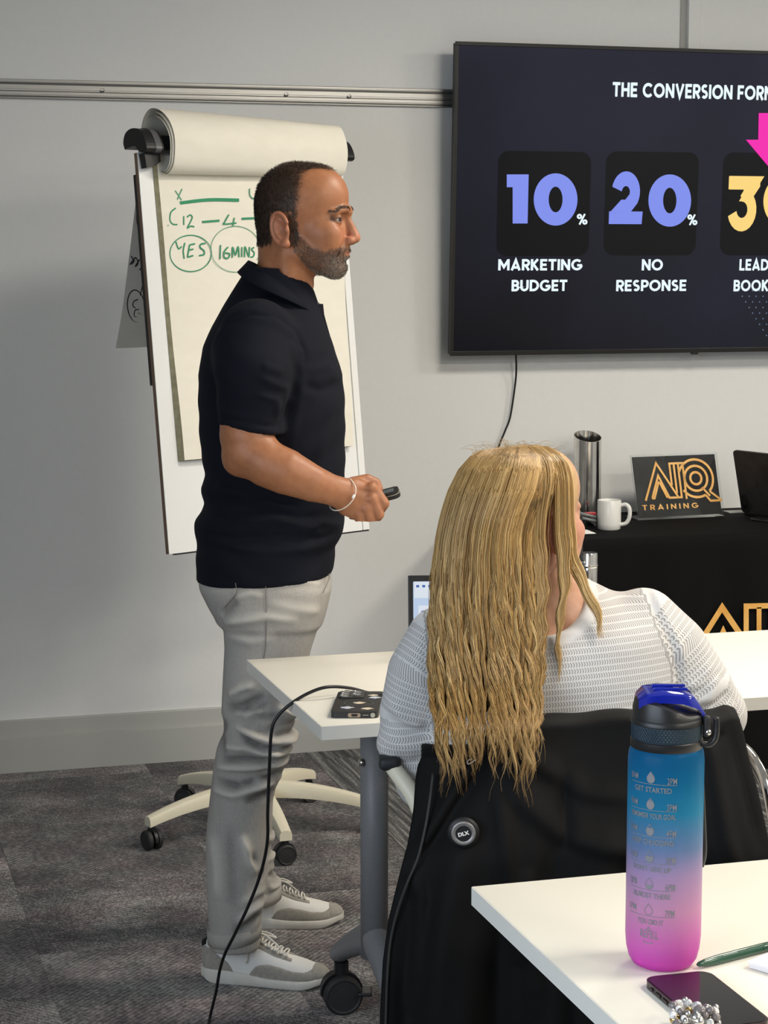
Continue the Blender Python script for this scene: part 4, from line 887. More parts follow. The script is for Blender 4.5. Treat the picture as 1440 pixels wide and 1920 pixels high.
# hidden core: torso, far arm and hand, legs
CS = SDF((-.45, 4.0, .05), (.02, 4.60, 1.56), .0075)
CS.add(chainL([(515, 560, D0), (508, 640, D0), (505, 800, D0), (500, 1090, D0)], (.045, .085, .105, .105), ((0, 1, 0), 1.2)), .03)
CS.add(chainL([(490, 650, 4.36), (480, 850, 4.42)], (.045, .042)), .03).add(chainL([(480, 850, 4.42), (510, 1040, 4.42)], (.042, .027)), .02).add(chainL([(510, 1040, 4.42), (520, 1090, 4.42)], (.03, .034), ((0, 1, 0), .5)), .01)
for k in range(4): CS.add(chainL([(510 + 7 * k, 1090, 4.42), (513 + 7 * k, 1118, 4.42), (510 + 6 * k, 1140 - 5 * (k == 3), 4.42)], (.011, .010, .009)), .004)
CS.add(chainL([(535, 1065, 4.42), (548, 1090, 4.415), (548, 1112, 4.41)], (.012, .011, .009)), .006)
CS.add(chainL([(500, 1110, 4.13), (470, 1400, 4.11), (440, 1735, 4.07)], (.075, .05, .026)), .03).add(chainL([(505, 1110, 4.29), (472, 1400, 4.36), (468, 1720, 4.42)], (.075, .045, .026)), .03)
V, Q = CS.mesh(); parts.append((V, Q, np.tile((.37, .155, .072), (len(V), 1))))
V, Q, C = joined(parts); body = put('body', Lw(V), Q, M_skin, man, True, attrs={'tone': C})
# eyes, brows, short hair, stubble
M_eye = mat('eye', (.34, .29, .26), .2, coat=.3); M_iris = mat('dark_iris', (.025, .012, .008), .1, coat=.6)
def hW(P): return Lw(hL(np.atleast_2d(P)))
def eyes(fn, parent, gz=1.0):
    for s in (1, -1):
        c = np.array((.0835, s * .033, -.003)); b = MB().lathe([(.0129 * sin(t), .0129 * cos(t)) for t in np.linspace(.01, pi - .01, 14)], (0, 0, 0), 20, Matrix.Rotation(pi / 2, 4, 'Y')); v = np.array(b.v)
        e = put('eye', fn(v + c), b.f, M_eye, parent, True)
        gd = np.array((cos(.15), -.15 * 0, 0)); b = MB().lathe([(.0001, .0133), (.0035, .0131), (.0066, .0115)], (0, 0, 0), 18, Matrix.Rotation(pi / 2, 4, 'Y')); ga = np.array(Matrix.Rotation(-.30 * gz, 3, 'Z')); put('iris', fn(np.array(b.v) @ ga.T + c), b.f, M_iris, e, True)
eyes(hW, body)
hair_tone = lambda n, c0, c1, seed: (np.array(c0) + (np.array(c1) - np.array(c0)) * np.random.default_rng(seed).random((n, 1)) ** 2)
def hair_mat(name):
    m = mat(name, rough=.5, spec=.35); t = NT(m); at = t.n('Attribute', attribute_name='tone'); t.link(at.outputs['Color'], 'Base Color'); return m
M_hair = hair_mat('cropped_hair')
def fur(name, mask, n, len0, len1, comb, wd, c0, c1, seed, lift=.5):
    P, f, a = sample(HV, HQ, mask, n, seed); Nn = np.einsum('nk,nkj->nj', a, HN[HQ[f]]); Nn /= np.linalg.norm(Nn, axis=1)[:, None]; r = np.random.default_rng(seed + 9)
    cb = comb(P); cb = cb - Nn * (cb * Nn).sum(1)[:, None]; D = Nn * lift + cb + r.normal(size=P.shape) * .22; L = len0 + (len1 - len0) * r.random(n)
    v, fc = blades(P, Nn, D, L, wd, seed); tn = np.tile(hair_tone(n, c0, c1, seed), (5, 1))
    return tag(put(name, hW(v), fc, M_hair, man, attrs={'tone': tn}), kind='stuff')
def comb_head(P): return np.stack([.35 + P[:, 0] * 0, P[:, 1] * 2.0, -.55 - (P[:, 2] < .06) * .6], 1)
fur('hair', np.where(mh > .12, mh, 0) ** 1.3, 15000, .005, .009, comb_head, .00033, (.018, .012, .009), (.16, .115, .085), 3)
fur('beard', np.where(mb_ > .2, mb_, 0), 7000, .0025, .0045, lambda P: np.stack([.5 + 0 * P[:, 0], P[:, 1], -1.2 + 0 * P[:, 0]], 1), .00026, (.03, .022, .018), (.42, .37, .31), 5)
for s in (1, -1):
    cx = np.exp(-((z - .0185 - .004 * sstep(ay, .012, .03) + .010 * sstep(ay, .036, .052)) / .0034) ** 2) * (ay > .011) * (ay < .052) * (y * s > 0) * (x > .06)
    fur('eyebrow', np.where(cx > .35, cx, 0), 300, .004, .006, lambda P: np.stack([-.5 + 0 * P[:, 0], s * 1.0 + 0 * P[:, 0], .25 + 0 * P[:, 0]], 1), .00028, (.03, .02, .015), (.09, .06, .045), 11 + s, .12)

# polo shirt
def rows(tab, d=D0, dd=None): return [(PL(0, r[0], r[4] if len(r) > 4 else d)[2], PL(r[1], r[0], r[4] if len(r) > 4 else d)[0], PL(r[2], r[0], r[4] if len(r) > 4 else d)[0], r[4] if len(r) > 4 else d, r[3]) for r in tab]
torso = rows([(500, 462, 560, .070), (520, 452, 576, .070), (545, 436, 589, .080), (575, 418, 599, .108), (610, 399, 611, .162), (650, 381, 626, .185), (700, 374, 641, .184), (760, 374, 646, .178), (830, 377, 646, .172), (886, 386, 646, .168), (915, 379, 646, .168), (940, 385, 646, .170), (958, 378, 645, .172), (975, 367, 644, .176), (1000, 368, 642, .178), (1012, 370, 636, .178), (1024, 371, 627, .178), (1090, 369, 624, .178)])
PS = SDF((-.45, 3.88, .83), (.02, 4.52, 1.53), .005); PS.add(column(torso, 2.25), 0)
for s, d1, d2 in ((-1, 4.045, 4.00), (1, 4.355, 4.40)):
    PS.add(chainL([(482, 632, d1 + .012 * (1 if s < 0 else -1)), (476, 660, d1 - .0), (474, 700, d2), (471, 775, d2), (470, 830, d2)], (.078, .084, .078, .067, .064)), .022)
hz0, hz1 = PL(408, 795, 3.99), PL(522, 812, 3.99)
pn = np.array((-(hz1 - hz0)[2], 0, (hz1 - hz0)[0])); pn /= np.linalg.norm(pn)
slv = chainL([(476, 640, 4.045), (471, 775, 4.0), (470, 850, 4.0)], (.09, .085, .085))
a = PL(405, 797, 3.99); pl_b = ([-9, -9, -9], [9, 9, 9])
def below(x, y, z): return np.maximum(np.maximum((x - a[0]) * pn[0] + (z - a[2]) * pn[2], slv[0](x, y, z)), y - (4.09 - .0))
PS.sub((below, (np.array((-.5, 3.8, .9)), np.array((.2, 4.1, 1.22)))), .003)
PS.add(column([(r[0], r[1] , r[2], r[3], r[4]) for r in torso if r[0] < 1.30], 2.25), .004)
hb = PL(480, 1066, D0)[2]; PS.cut((0, 0, hb), (.055, 0, -1), .004)
PS.sub(chain([PL(532, 400, D0), PL(528, 500, D0), PL(524, 525, D0)], (.075, .062, .045)), .01)
V, Q = PS.mesh(); V = relax(V, Q, 2, .5); N = vnormals(V, Q)
U2 = np.stack([V[:, 0], V[:, 2]], 1); p2 = lambda *pts, d=4.02: [PL(px, py, d)[[0, 2]] for px, py in pts]
near = sstep(-N[:, 1], -.1, .5)
fo = [(p2((404, 650), (428, 606), (470, 588), (520, 592), (554, 620), (572, 660), (566, 700)), .004, -.0030), (p2((545, 560), (500, 560), (440, 590), (405, 640)), .006, .0022), (p2((408, 776), (465, 784), (530, 797)), .0035, -.003), (p2((400, 700), (402, 780)), .010, -.004), (p2((560, 640), (556, 700), (540, 760), (522, 808)), .009, -.006), (p2((548, 640), (562, 690), (548, 740)), .010, .005), (p2((485, 700), (540, 725), (548, 760)), .008, .004), (p2((480, 730), (520, 745), (528, 790)), .007, .004),
      (p2((495, 680), (535, 695)), .008, .003), (p2((560, 700), (610, 690), (640, 720)), .012, .003), (p2((565, 720), (600, 735), (635, 725)), .010, -.0035), (p2((540, 850), (560, 760), (572, 700)), .010, .003), (p2((590, 880), (610, 800), (632, 740)), .012, .003), (p2((385, 940), (430, 945), (500, 930), (560, 950)), .008, -.005), (p2((375, 965), (440, 985), (520, 975), (600, 995)), .012, .005),
      (p2((380, 1005), (440, 1012), (520, 1005), (600, 1016), (632, 1012)), .008, -.005), (p2((400, 915), (440, 925), (480, 945)), .010, .005), (p2((400, 1022), (500, 1035), (610, 1030)), .008, .003), (p2((560, 1000), (600, 985), (640, 998)), .008, .004), (p2((430, 960), (500, 958), (560, 975), (610, 970)), .007, -.003), (p2((520, 850), (560, 900), (640, 930)), .014, -.003)]
V = V + N * (1.4 * fold_field(U2, fo) * near + .0012 * np.sin(V[:, 2] * 95 + 3 * np.sin(V[:, 0] * 22)) * sstep(.5 - np.abs(V[:, 2] - 1.0), 0, .4))[:, None]
M_polo = noisy(mat('navy_polo_knit', rough=.88, spec=.25, sheen=.0), (.0026, .0034, .0078), (.0046, .0060, .0130), 900, .3, .0005)
polo = put('polo_shirt', Lw(V), Q, M_polo, man, True)
def band(name, P0, P1, m, parent, h=.0012): # thin strip standing on a surface between two 3-D lines
    mb = MB(); mb.loft([P0, P1], False, False); o = mb.build(name, m, parent, True); md = o.modifiers.new('s', 'SOLIDIFY'); md.thickness = h; md.offset = 0; return o
# collar: stand and turned-down leaf round the neck
th = np.linspace(0, 2 * pi, 49); cN = PL(522, 515, D0); rings = [[], [], [], [], []]
for a in th:
    fr_ = (1 - cos(a)) / 2  # 0 at the back, 1 at the front
    cu = -.058 * cos(a) * (1.0) ; cd = .066 * sin(a); zt = PL(0, 488, D0)[2] + (PL(0, 560, D0)[2] - PL(0, 488, D0)[2]) * fr_ ** 1.1
    base = np.array((PL(467 + (578 - 467) * .5, 500, D0)[0], D0, 0)); ru = PL(577, 500, D0)[0] - base[0]
    nd = np.array((-cos(a), sin(a))); top = np.array((base[0] - ru * cos(a), D0 + .068 * sin(a), zt)); out = np.array((nd[0], nd[1], 0))
    fl_ = .024 + .014 * fr_
    for R, (o_, dz) in zip(rings, ((-.004, -.035), (-.001, -.004), (.003, 0), (.0085, -.006), (.026 + .022 * sin(pi * fr_), -fl_))): R.append(top + out * o_ + np.array((0, 0, dz)))
gap = [i for i in range(49) if abs(th[i] - pi) > .10]; lf = [R[:24] for R in rings], [R[25:] for R in rings]
mb = MB(); mb.loft([list(Lw(np.array(R))) for R in rings], False, False); co = mb.build('collar', M_polo, polo, True); md = co.modifiers.new('s', 'SOLIDIFY'); md.thickness = .0022
pk = [PL(*p, D0 - .012) for p in ((588, 568), (594, 590), (602, 612), (612, 636), (620, 656))]; pk2 = [PL(*p, D0 - .008) for p in ((606, 570), (608, 590), (614, 612), (621, 636), (627, 658))]; pk3 = [PL(*p, D0 + .022) for p in ((600, 571), (603, 590), (610, 612), (616, 636), (622, 658))]
mb = MB(); mb.loft([list(Lw(np.array(q))) for q in (pk, pk2, pk3)], False, False); pk_o = mb.build('placket', M_polo, polo, True); md = pk_o.modifiers.new('s', 'SOLIDIFY'); md.thickness = .003
b = Lw(np.array([PL(594, 570, D0 - .016)])); MB().lathe([(.0001, .0012), (.005, .001), (.0055, 0)], b[0], 14, Matrix.Rotation(pi / 2, 4, 'X')).build('button', mat('dark_button', (.03, .03, .04), .25), polo, True)
# cuff rib of the sleeve and hem rib
cp = chainL([(470, 790, 4.0), (469, 806, 4.0)], (.0665, .0655)); 
# bracelet
br = [PL(*p) for p in ((657, 898, 3.985), (666, 911, 3.966), (667, 922, 3.959), (663, 935, 3.956), (652, 948, 3.958), (638, 956, 3.966), (624, 956, 3.978), (618, 945, 4.010), (628, 915, 4.024), (645, 899, 4.008))]
brp = smooth_path(br + br[:1], 6)[:-1]; M_cord = mat('white_cord', (.80, .74, .64), .6)
bo = MB().tube(Lw(np.array(brp)), .0011, 6, False, True).build('bracelet', M_cord, man, True); bd = Lw(np.array([PL(663, 931, 3.955)]))[0]
MB().box(bd, (.006, .004, .008), .0015, Matrix.Rotation(.5, 3, 'Y')).build('bracelet_charm', M_whitep, bo)

# trousers
hip = rows([(1030, 376, 622, .165), (1075, 374, 621, .172), (1100, 380, 617, .174), (1130, 395, 611, .172), (1150, 408, 606, .168)])
TS = SDF((-.46, 3.95, .06), (.0, 4.56, .93), .005); TS.add(column(hip, 2.3), 0)
lg = [(1105, 386, 615, .092, 4.125), (1150, 408, 605, .090, 4.12), (1175, 419, 597, .088, 4.12), (1215, 421, 584, .086, 4.118), (1290, 417, 566, .082, 4.114), (1341, 415, 554, .078, 4.11), (1375, 412, 550, .076, 4.105), (1410, 405, 543, .073, 4.10), (1440, 400, 533, .070, 4.10), (1500, 393, 508, .064, 4.09), (1548, 388, 501, .061, 4.085), (1583, 386, 500, .059, 4.08), (1640, 387, 498, .058, 4.075), (1690, 389, 495, .057, 4.07), (1727, 391, 490, .056, 4.068), (1775, 393, 487, .056, 4.068)]
TS.add(column(rows(lg), 2.2), .03)
lf_ = [(1105, 400, 612, .090, 4.285), (1175, 425, 595, .086, 4.30), (1290, 425, 560, .080, 4.33), (1400, 420, 535, .072, 4.36), (1500, 418, 512, .064, 4.385), (1600, 425, 508, .060, 4.40), (1640, 430, 519, .058, 4.405), (1690, 434, 525, .056, 4.41)]
TS.add(column(rows(lf_), 2.2), .02)
V, Q = TS.mesh(); V = relax(V, Q, 2, .5); N = vnormals(V, Q); U2 = np.stack([V[:, 0], V[:, 2]], 1); nearleg = sstep(4.24 - V[:, 1], 0, .08); rr = np.random.default_rng(4)
fo = [(p2((413, 1154), (430, 1140), (447, 1122), d=4.05), .009, -.0035), (p2((418, 1168), (450, 1160), (500, 1150), (560, 1160), d=4.05), .010, .006), (p2((500, 1125), (560, 1140), (600, 1150), d=4.05), .010, .004), (p2((440, 1118), (470, 1108), (495, 1112), d=4.05), .007, .004), (p2((560, 1085), (600, 1105), d=4.05), .008, .004), (p2((418, 1190), (470, 1200), (520, 1190), d=4.05), .012, .004),
      (p2((429, 1307), (452, 1290), (480, 1280), d=4.05), .008, .008), (p2((420, 1330), (455, 1322), (500, 1300), d=4.05), .008, -.007), (p2((520, 1322), (540, 1340), (556, 1350), d=4.05), .007, .009), (p2((441, 1357), (480, 1378), (520, 1392), (553, 1388), d=4.05), .007, .011), (p2((450, 1374), (490, 1396), (548, 1404), d=4.05), .006, -.009), (p2((420, 1400), (460, 1398), (510, 1412), (548, 1410), d=4.05), .007, .010),
      (p2((410, 1424), (460, 1418), (530, 1428), d=4.05), .006, -.008), (p2((405, 1440), (450, 1434), (500, 1430), (540, 1434), d=4.05), .007, .009), (p2((402, 1462), (450, 1470), (490, 1458), (528, 1452), d=4.05), .007, -.007), (p2((398, 1480), (440, 1486), (480, 1474), (515, 1466), d=4.05), .008, .008), (p2((460, 1500), (490, 1492), (508, 1488), d=4.05), .008, -.006), (p2((420, 1350), (410, 1380), (420, 1420), d=4.05), .010, -.005),
      (p2((455, 1560), (470, 1610), (490, 1640), d=4.05), .009, .008), (p2((470, 1590), (484, 1630), (496, 1650), d=4.05), .007, -.006), (p2((400, 1560), (410, 1620), (412, 1680), d=4.05), .012, .004), (p2((430, 1540), (438, 1620), (440, 1700), d=4.05), .012, -.003), (p2((445, 1720), (470, 1700), (494, 1690), d=4.05), .008, .007), (p2((440, 1740), (470, 1722), (490, 1712), d=4.05), .007, -.006), (p2((450, 1690), (480, 1670), (497, 1668), d=4.05), .008, .004)]
for _ in range(26):
    yy = rr.uniform(1300, 1500); xx = rr.uniform(405, 520); l = rr.uniform(25, 60); fo.append((p2((xx, yy), (xx + l * .5, yy + rr.uniform(-8, 8)), (xx + l, yy + rr.uniform(-14, 14)), d=4.05), .006, rr.uniform(-.0045, .0045)))
fo2 = [(p2((505, 1600), (520, 1612), d=4.4), .007, .006), (p2((505, 1630), (524, 1640), d=4.4), .006, -.006), (p2((505, 1655), (525, 1658), d=4.4), .006, .006), (p2((503, 1560), (515, 1575), d=4.4), .008, .005)]
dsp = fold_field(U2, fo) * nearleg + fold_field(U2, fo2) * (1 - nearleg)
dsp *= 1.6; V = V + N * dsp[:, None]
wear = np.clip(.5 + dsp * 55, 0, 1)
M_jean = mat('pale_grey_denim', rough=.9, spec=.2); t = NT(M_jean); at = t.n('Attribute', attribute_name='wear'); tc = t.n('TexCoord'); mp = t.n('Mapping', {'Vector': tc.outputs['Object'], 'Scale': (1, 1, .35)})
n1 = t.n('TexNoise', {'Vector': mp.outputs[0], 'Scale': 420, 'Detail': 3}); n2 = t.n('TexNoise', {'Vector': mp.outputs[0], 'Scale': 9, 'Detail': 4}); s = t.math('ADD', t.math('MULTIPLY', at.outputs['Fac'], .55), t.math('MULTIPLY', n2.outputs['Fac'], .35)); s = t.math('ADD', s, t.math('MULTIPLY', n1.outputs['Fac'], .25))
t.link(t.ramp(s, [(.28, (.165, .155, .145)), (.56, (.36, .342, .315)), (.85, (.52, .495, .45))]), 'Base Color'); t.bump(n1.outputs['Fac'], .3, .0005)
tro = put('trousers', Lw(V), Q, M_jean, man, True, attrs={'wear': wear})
def on_surf(pts, Vs, d_hint, lift=.0015):
    """lift picture points onto the nearest near-side vertices of a surface"""
    out = []
    for px, py in pts:
        g = PL(px, py, d_hint); m = np.hypot(Vs[:, 0] - g[0], Vs[:, 2] - g[2]) < .012; out.append(PL(px, py, (Vs[m, 1].min() if m.any() else d_hint) - lift))
    return out
M_stitch = mat('grey_stitching', (.18, .165, .15), .8)
def seam(name, pts, r=.0010):
    sp_ = smooth_path([(a, b, 0) for a, b in pts], 6); P = on_surf([(q[0], q[1]) for q in sp_], V[V[:, 1] < 4.2], 4.05, .0); P = np.array(P)
    for _ in range(14): P[1:-1, 1] = (P[:-2, 1] + P[1:-1, 1] + P[2:, 1]) / 3
    P[:, 1] -= .0004; MB().tube(Lw(P), r, 6).build(name, M_stitch, tro, True)
seam('pocket_seam', [(440, 1086), (442, 1097), (443, 1112), (434, 1124), (421, 1139)], .0008); seam('side_seam', [(498, 1088), (498, 1120), (499, 1170), (497, 1215), (490, 1260)], .0007); seam('fly_pocket_seam', [(616, 1076), (617, 1084), (612, 1098), (606, 1112)], .0008)
# hems
def hem(name, px0, py0, px1, py1, hw, d, thick):
    c0 = PL(px0, py0, d); c1 = PL(px1, py1, d); rings = []
    for k, (g, hgt) in enumerate(((1.0, .030), (1.045, .029), (1.06, .015), (1.05, 0), (.93, 0))):
        ring = []
        for a in np.linspace(0, 2 * pi, 29)[:-1]:
            q = .5 - .5 * cos(a); c = c0 * (1 - q) + c1 * q; u = (c0[0] + c1[0]) / 2 - (c1[0] - c0[0]) / 2 * g * cos(a)
            ring.append((u, d + hw * g * sin(a), c0[2] + (c1[2] - c0[2]) * q + hgt - .004 * (sin(a) < 0) * abs(sin(a))))
        rings.append(Lw(np.array(ring)))
    MB().loft([list(r) for r in rings], False).build(name, M_jean, tro, True, attrs={'wear': np.full(28 * 5, .55)})
hem('hem', 391, 1766, 488, 1752, .056, 4.068, .003); hem('hem', 434, 1694, 526, 1682, .056, 4.41, .003)

# trainers
M_mesh = noisy(mat('white_trainer_fabric', rough=.8), (.70, .69, .66), (.80, .79, .76), 500, .3, .0006); M_suede = noisy(mat('taupe_suede', rough=.95, sheen=.2), (.29, .27, .235), (.37, .345, .30), 120, .15, .0006); M_sole = noisy(mat('white_rubber_sole', rough=.6), (.60, .58, .52), (.70, .68, .62), 30); M_lace = mat('white_lace', (.74, .72, .66), .8); M_sock = mat('black_sock', (.012, .012, .013), .95)
def shoe(heel, ang, L, side):
    hx = np.array((cos(ang), sin(ang), 0)); hy = np.array((-sin(ang), cos(ang), 0)); O = np.array((heel[0], heel[1], 0.0))
    Wf = lambda p: Lw(O + np.outer(np.asarray(p)[:, 0], hx) + np.outer(np.asarray(p)[:, 1], hy) + np.outer(np.asarray(p)[:, 2], (0, 0, 1)))
    ss = np.array((0, .015, .05, .12, .25, .4, .55, .7, .8, .88, .94, .98, 1.0)); ww = np.array((.004, .017, .027, .033, .0345, .0365, .042, .046, .044, .037, .027, .015, .003))
    W_ = lambda s: np.interp(s, ss, ww); cyv = lambda s: .004 * side * np.sin(s * pi)
    zb = lambda s: .012 * sstep(s, .80, 1.0) + .010 * sstep(.10 - s, 0, .1); zt = lambda s: .030 - .010 * sstep(s, .15, .6) + .006 * sstep(s, .85, 1.0)
    hh = lambda s: np.interp(s, (0, .03, .10, .2, .3, .36, .42, .5, .6, .7, .8, .88, .94, .98, 1.0), (.050, .060, .060, .058, .072, .080, .076, .064, .051, .041, .034, .027, .019, .010, .002))
    t = thing_part = None
    S_ = np.concatenate([np.linspace(0, .06, 6), np.linspace(.09, .9, 28), np.linspace(.915, 1.0, 9)]); nph = 25; F = np.linspace(0, pi, nph)
    def up_pt(s, f, o=0.0):
        c = np.cos(f); sn = np.sin(f); w = W_(s) * .93 + o; bulge = np.sign(c) * np.abs(c) ** .75
        return (s * L + (o if s > .93 else (-o if s < .02 else 0)), cyv(s) + w * bulge * (1 - .22 * sn ** 2 * (hh(s) / .07)), zt(s) - .002 + (hh(s) + o) * sn ** .85)
    root = MB().loft([[up_pt(s, f) for f in F] for s in S_], False, False); sh = put('shoe', Wf(root.v), [f[::-1] for f in root.f], M_mesh, man, True)
    rings = []
    for s in S_:
        w = W_(s) + .0015; c = cyv(s); b0, b1 = zb(s), zt(s); rings.append([(s * L + (.002 if s > .97 else (-.003 if s < .02 else 0)), c + w * a, b0 + (b1 - b0) * b) for a, b in ((-.94, 0), (-1, .15), (-1.0, .9), (-.95, 1), (.95, 1), (1, .9), (1, .15), (.94, 0))])
    so = MB().loft(rings); edge_split(put('sole', Wf(so.v), so.f, M_sole, sh, True), 50)
    def patch(name, s0, s1, fa, fb, m, lift, n=22, k=9):
        g = []
        for i in range(n):
            s = s0 + (s1 - s0) * i / (n - 1); a, b = fa(s), fb(s); g.append([up_pt(s, a + (b - a) * j / (k - 1), lift if 0 < j < k - 1 and 0 < i < n - 1 else lift * .3) for j in range(k)])
        b_ = MB().loft(g, False, False); put(name, Wf(b_.v), [f[::-1] for f in b_.f], m, sh, True)
    tg = lambda s: np.interp(s, (.40, .46, .55, .65, .75, .84, .885, .90), (.02, .30, .50, .55, .50, .58, .95, 1.62))
    patch('suede_guard', .40, .90, lambda s: 0.0, tg, M_suede, .0022); patch('suede_guard', .40, .90, lambda s: pi - tg(s), lambda s: pi, M_suede, .0022); patch('suede_toe', .885, 1.0, lambda s: 0.0, lambda s: pi, M_suede, .0022, 10, 21)
    hc = lambda s: np.interp(s, (0, .10, .16, .22, .27), (.95, .72, .45, .30, .02))
    patch('heel_counter', 0, .27, lambda s: 0.0, hc, M_suede, .002, 14); patch('heel_counter', 0, .27, lambda s: pi - hc(s), lambda s: pi, M_suede, .002, 14); patch('heel_tab', 0, .04, lambda s: .9, lambda s: pi - .9, M_sock, .003, 6); patch('heel_tab', .03, .11, lambda s: .95 + s, lambda s: 1.35, M_sock, .003, 8, 6)
    es_ = lambda s: np.interp(s, (.33, .40, .5, .6, .70), (.86, .92, .98, 1.02, 1.10))
    for sg_ in (0, 1):
        f0 = (lambda s: es_(s)) if not sg_ else (lambda s: pi - 1.36); f1 = (lambda s: 1.36) if not sg_ else (lambda s: pi - es_(s)); patch('lace_panel', .33, .72, f0, f1, M_suede, .0026, 20, 6)
    for i in range(6):
        s = .42 + .05 * i; a = [up_pt(s + .012 * q, 1.22 + (pi - 2.44) * q, .006) for q in np.linspace(0, 1, 7)]; b = [up_pt(s + .040 - .012 * q, 1.22 + (pi - 2.44) * q, .0075) for q in np.linspace(0, 1, 7)]
        for pth in (a, b)[:1 + (i < 5)]: m_ = MB().tube(Wf(pth), .0021, 6); m_.build('lace', M_lace, sh, True)
    K = np.array(up_pt(.40, pi / 2, .008)); sd = -1
    for pts in ([(0, 0, 0), (-.008, -.018, .004), (-.018, -.030, -.006), (-.010, -.018, -.006), (0, 0, 0)], [(0, 0, 0), (.028, .010, -.004), (.048, .010, -.014), (.030, .004, -.008), (0, 0, 0)], [(0, 0, 0), (.004, -.026, .000), (-.002, -.038, -.030), (-.006, -.041, -.056)], [(0, 0, 0), (.035, -.012, -.006), (.065, -.018, -.028)]):
        m_ = MB().tube(Wf(smooth_path([K + np.array(p) for p in pts], 6)), .0019, 6); m_.build('lace', M_lace, sh, True)
    m_ = MB().tube(Wf([(.07, 0, .07), (.075, 0, .135)]), [.042, .043], 24); m_.build('sock', M_sock, man, True)
    return sh
def floorL(px, py): w_ = onz(px, py, 0); return np.array((w_[0] * cos(YAW) - w_[1] * sin(YAW), w_[0] * sin(YAW) + w_[1] * cos(YAW), 0))
h_, t_ = floorL(381, 1832), floorL(617, 1849); shoe(h_, math.atan2(t_[1] - h_[1], t_[0] - h_[0]), np.linalg.norm(t_ - h_), 1)
t_ = floorL(643, 1729); a = radians(3); h_ = t_ - .275 * np.array((cos(a), sin(a), 0)); shoe(h_, a, .275, -1)

# the remote in his hand
ra, rb = PL(684, 938, 4.030), PL(749, 921, 4.022); ru = (rb - ra) / np.linalg.norm(rb - ra); rw = np.cross((0, -.35, 1), ru); rw /= np.linalg.norm(rw); rn = np.cross(ru, rw); rl = np.linalg.norm(rb - ra)
Rr = np.stack([ru, rw, rn], 1); RLn = np.array(RL.to_3x3())
rc = thing('presenter_remote', L2W((ra + rb) / 2), 'small black presentation remote with a tiny display in the right hand of the man', 'remote')
toW = lambda P: Lw(ra + np.asarray(P) @ Rr.T)
def rprism(name, poly, z0, hgt, m):
    k = MB().prism(poly, (0, 0, z0), (1, 0, 0), (0, 1, 0), hgt, (0, 0, 1)); o = put(name, toW(k.v), k.f, m, rc); edge_split(o, 40)
rprism('body', rrect(0, -.015, rl, .015, .011), -.0075, .0085, M_black); rprism('trim_strip', rrect(-.0004, -.0154, rl + .0004, .0154, .0112), .001, .0012, mat('silver_strip', (.45, .42, .35), .4, .5)); rprism('top_shell', rrect(.0008, -.0145, rl - .0008, .0145, .0105), .0022, .0045, M_black); rprism('display', rrect(rl - .034, -.008, rl - .010, .008, .002), .0067, .0004, mat('grey_display', (.10, .12, .13), .2))
# ------------------------------------------------------------------ the seated woman
DW = 3.05
wo = thing('person', L2W((PL(1030, 1500, DW)[0], DW, 0)), 'seated woman with long wavy blonde hair and white knit jumper, seen from behind', 'person')
WA = radians(40); WO = PL(985, 966, DW); Wf_ = np.array((sin(WA), cos(WA), 0)); Wl_ = np.array((-cos(WA), sin(WA), 0)); WS = .95
def wL(P): P = np.asarray(P) * WS; return WO + P[:, :1] * Wf_ + P[:, 1:2] * Wl_ + P[:, 2:] * np.array((0, 0, 1.))
S = head_field(.0024, nose=.4, brow=.6, slim=.004); V, Q = S.mesh(); V = relax(V, Q, 1, .4); x, y, z = V.T; ay = np.abs(y)
tone = np.tile((.55, .30, .20), (len(V), 1)); blend((.60, .25, .18), .6 * np.maximum((ay > .074) & (x < 0) & (x > -.05), sstep(.03 - np.hypot(z + .03, ay - .048), 0, .02) * (x > .04))); blend((.45, .14, .12), sstep(.009 - np.abs(z + .072), 0, .003) * (x > .088) * (ay < .026)); blend((.55, .36, .18), sstep(.07 - x, 0, .02) * sstep(z, -.01, .04))
parts = [(wL(V), Q, tone)]
wt = rows([(1085, 1000, 1100, .052, 3.06), (1120, 925, 1170, .075, 3.06), (1142, 860, 1225, .092, 3.055), (1165, 815, 1262, .106, 3.05), (1200, 795, 1275, .116, 3.045), (1260, 800, 1280, .122, 3.04), (1330, 806, 1280, .124, 3.04), (1400, 812, 1285, .124, 3.04), (1480, 815, 1292, .128, 3.045), (1600, 800, 1310, .135, 3.06), (1660, 800, 1310, .135, 3.06), (1790, 800, 1310, .14, 3.06)])
larm = [PL(830, 1205, 3.05), PL(790, 1262, 3.04), PL(768, 1335, 3.045), PL(774, 1415, 3.06), PL(800, 1462, 3.09)]; lrad = [.058, .053, .047, .048, .046]
lfore = [PL(800, 1462, 3.09), PL(850, 1400, 3.30), PL(885, 1352, 3.46)]
rarm = [PL(1206, 1172, 3.05), PL(1262, 1222, 3.04), PL(1312, 1290, 3.04), PL(1340, 1340, 3.06)]; rrad = [.058, .056, .051, .047]
rfore = [PL(1340, 1340, 3.06), PL(1325, 1318, 3.28), PL(1300, 1300, 3.46)]
CS = SDF((-.02, 2.85, .05), (.62, 3.75, 1.12), .007)
CS.add(column([(r[0] - .008, r[1] + .012, r[2] - .012, r[3], r[4] - .012) for r in wt], 2.2), 0).add(chainL([(1010, 1020, 3.055), (1015, 1140, 3.045)], (.052, .062)), .03)
for a, f in ((larm, lfore), (rarm, rfore)): CS.add(chain(a + f[1:], [.038] * len(a) + [.034, .025]), .01)
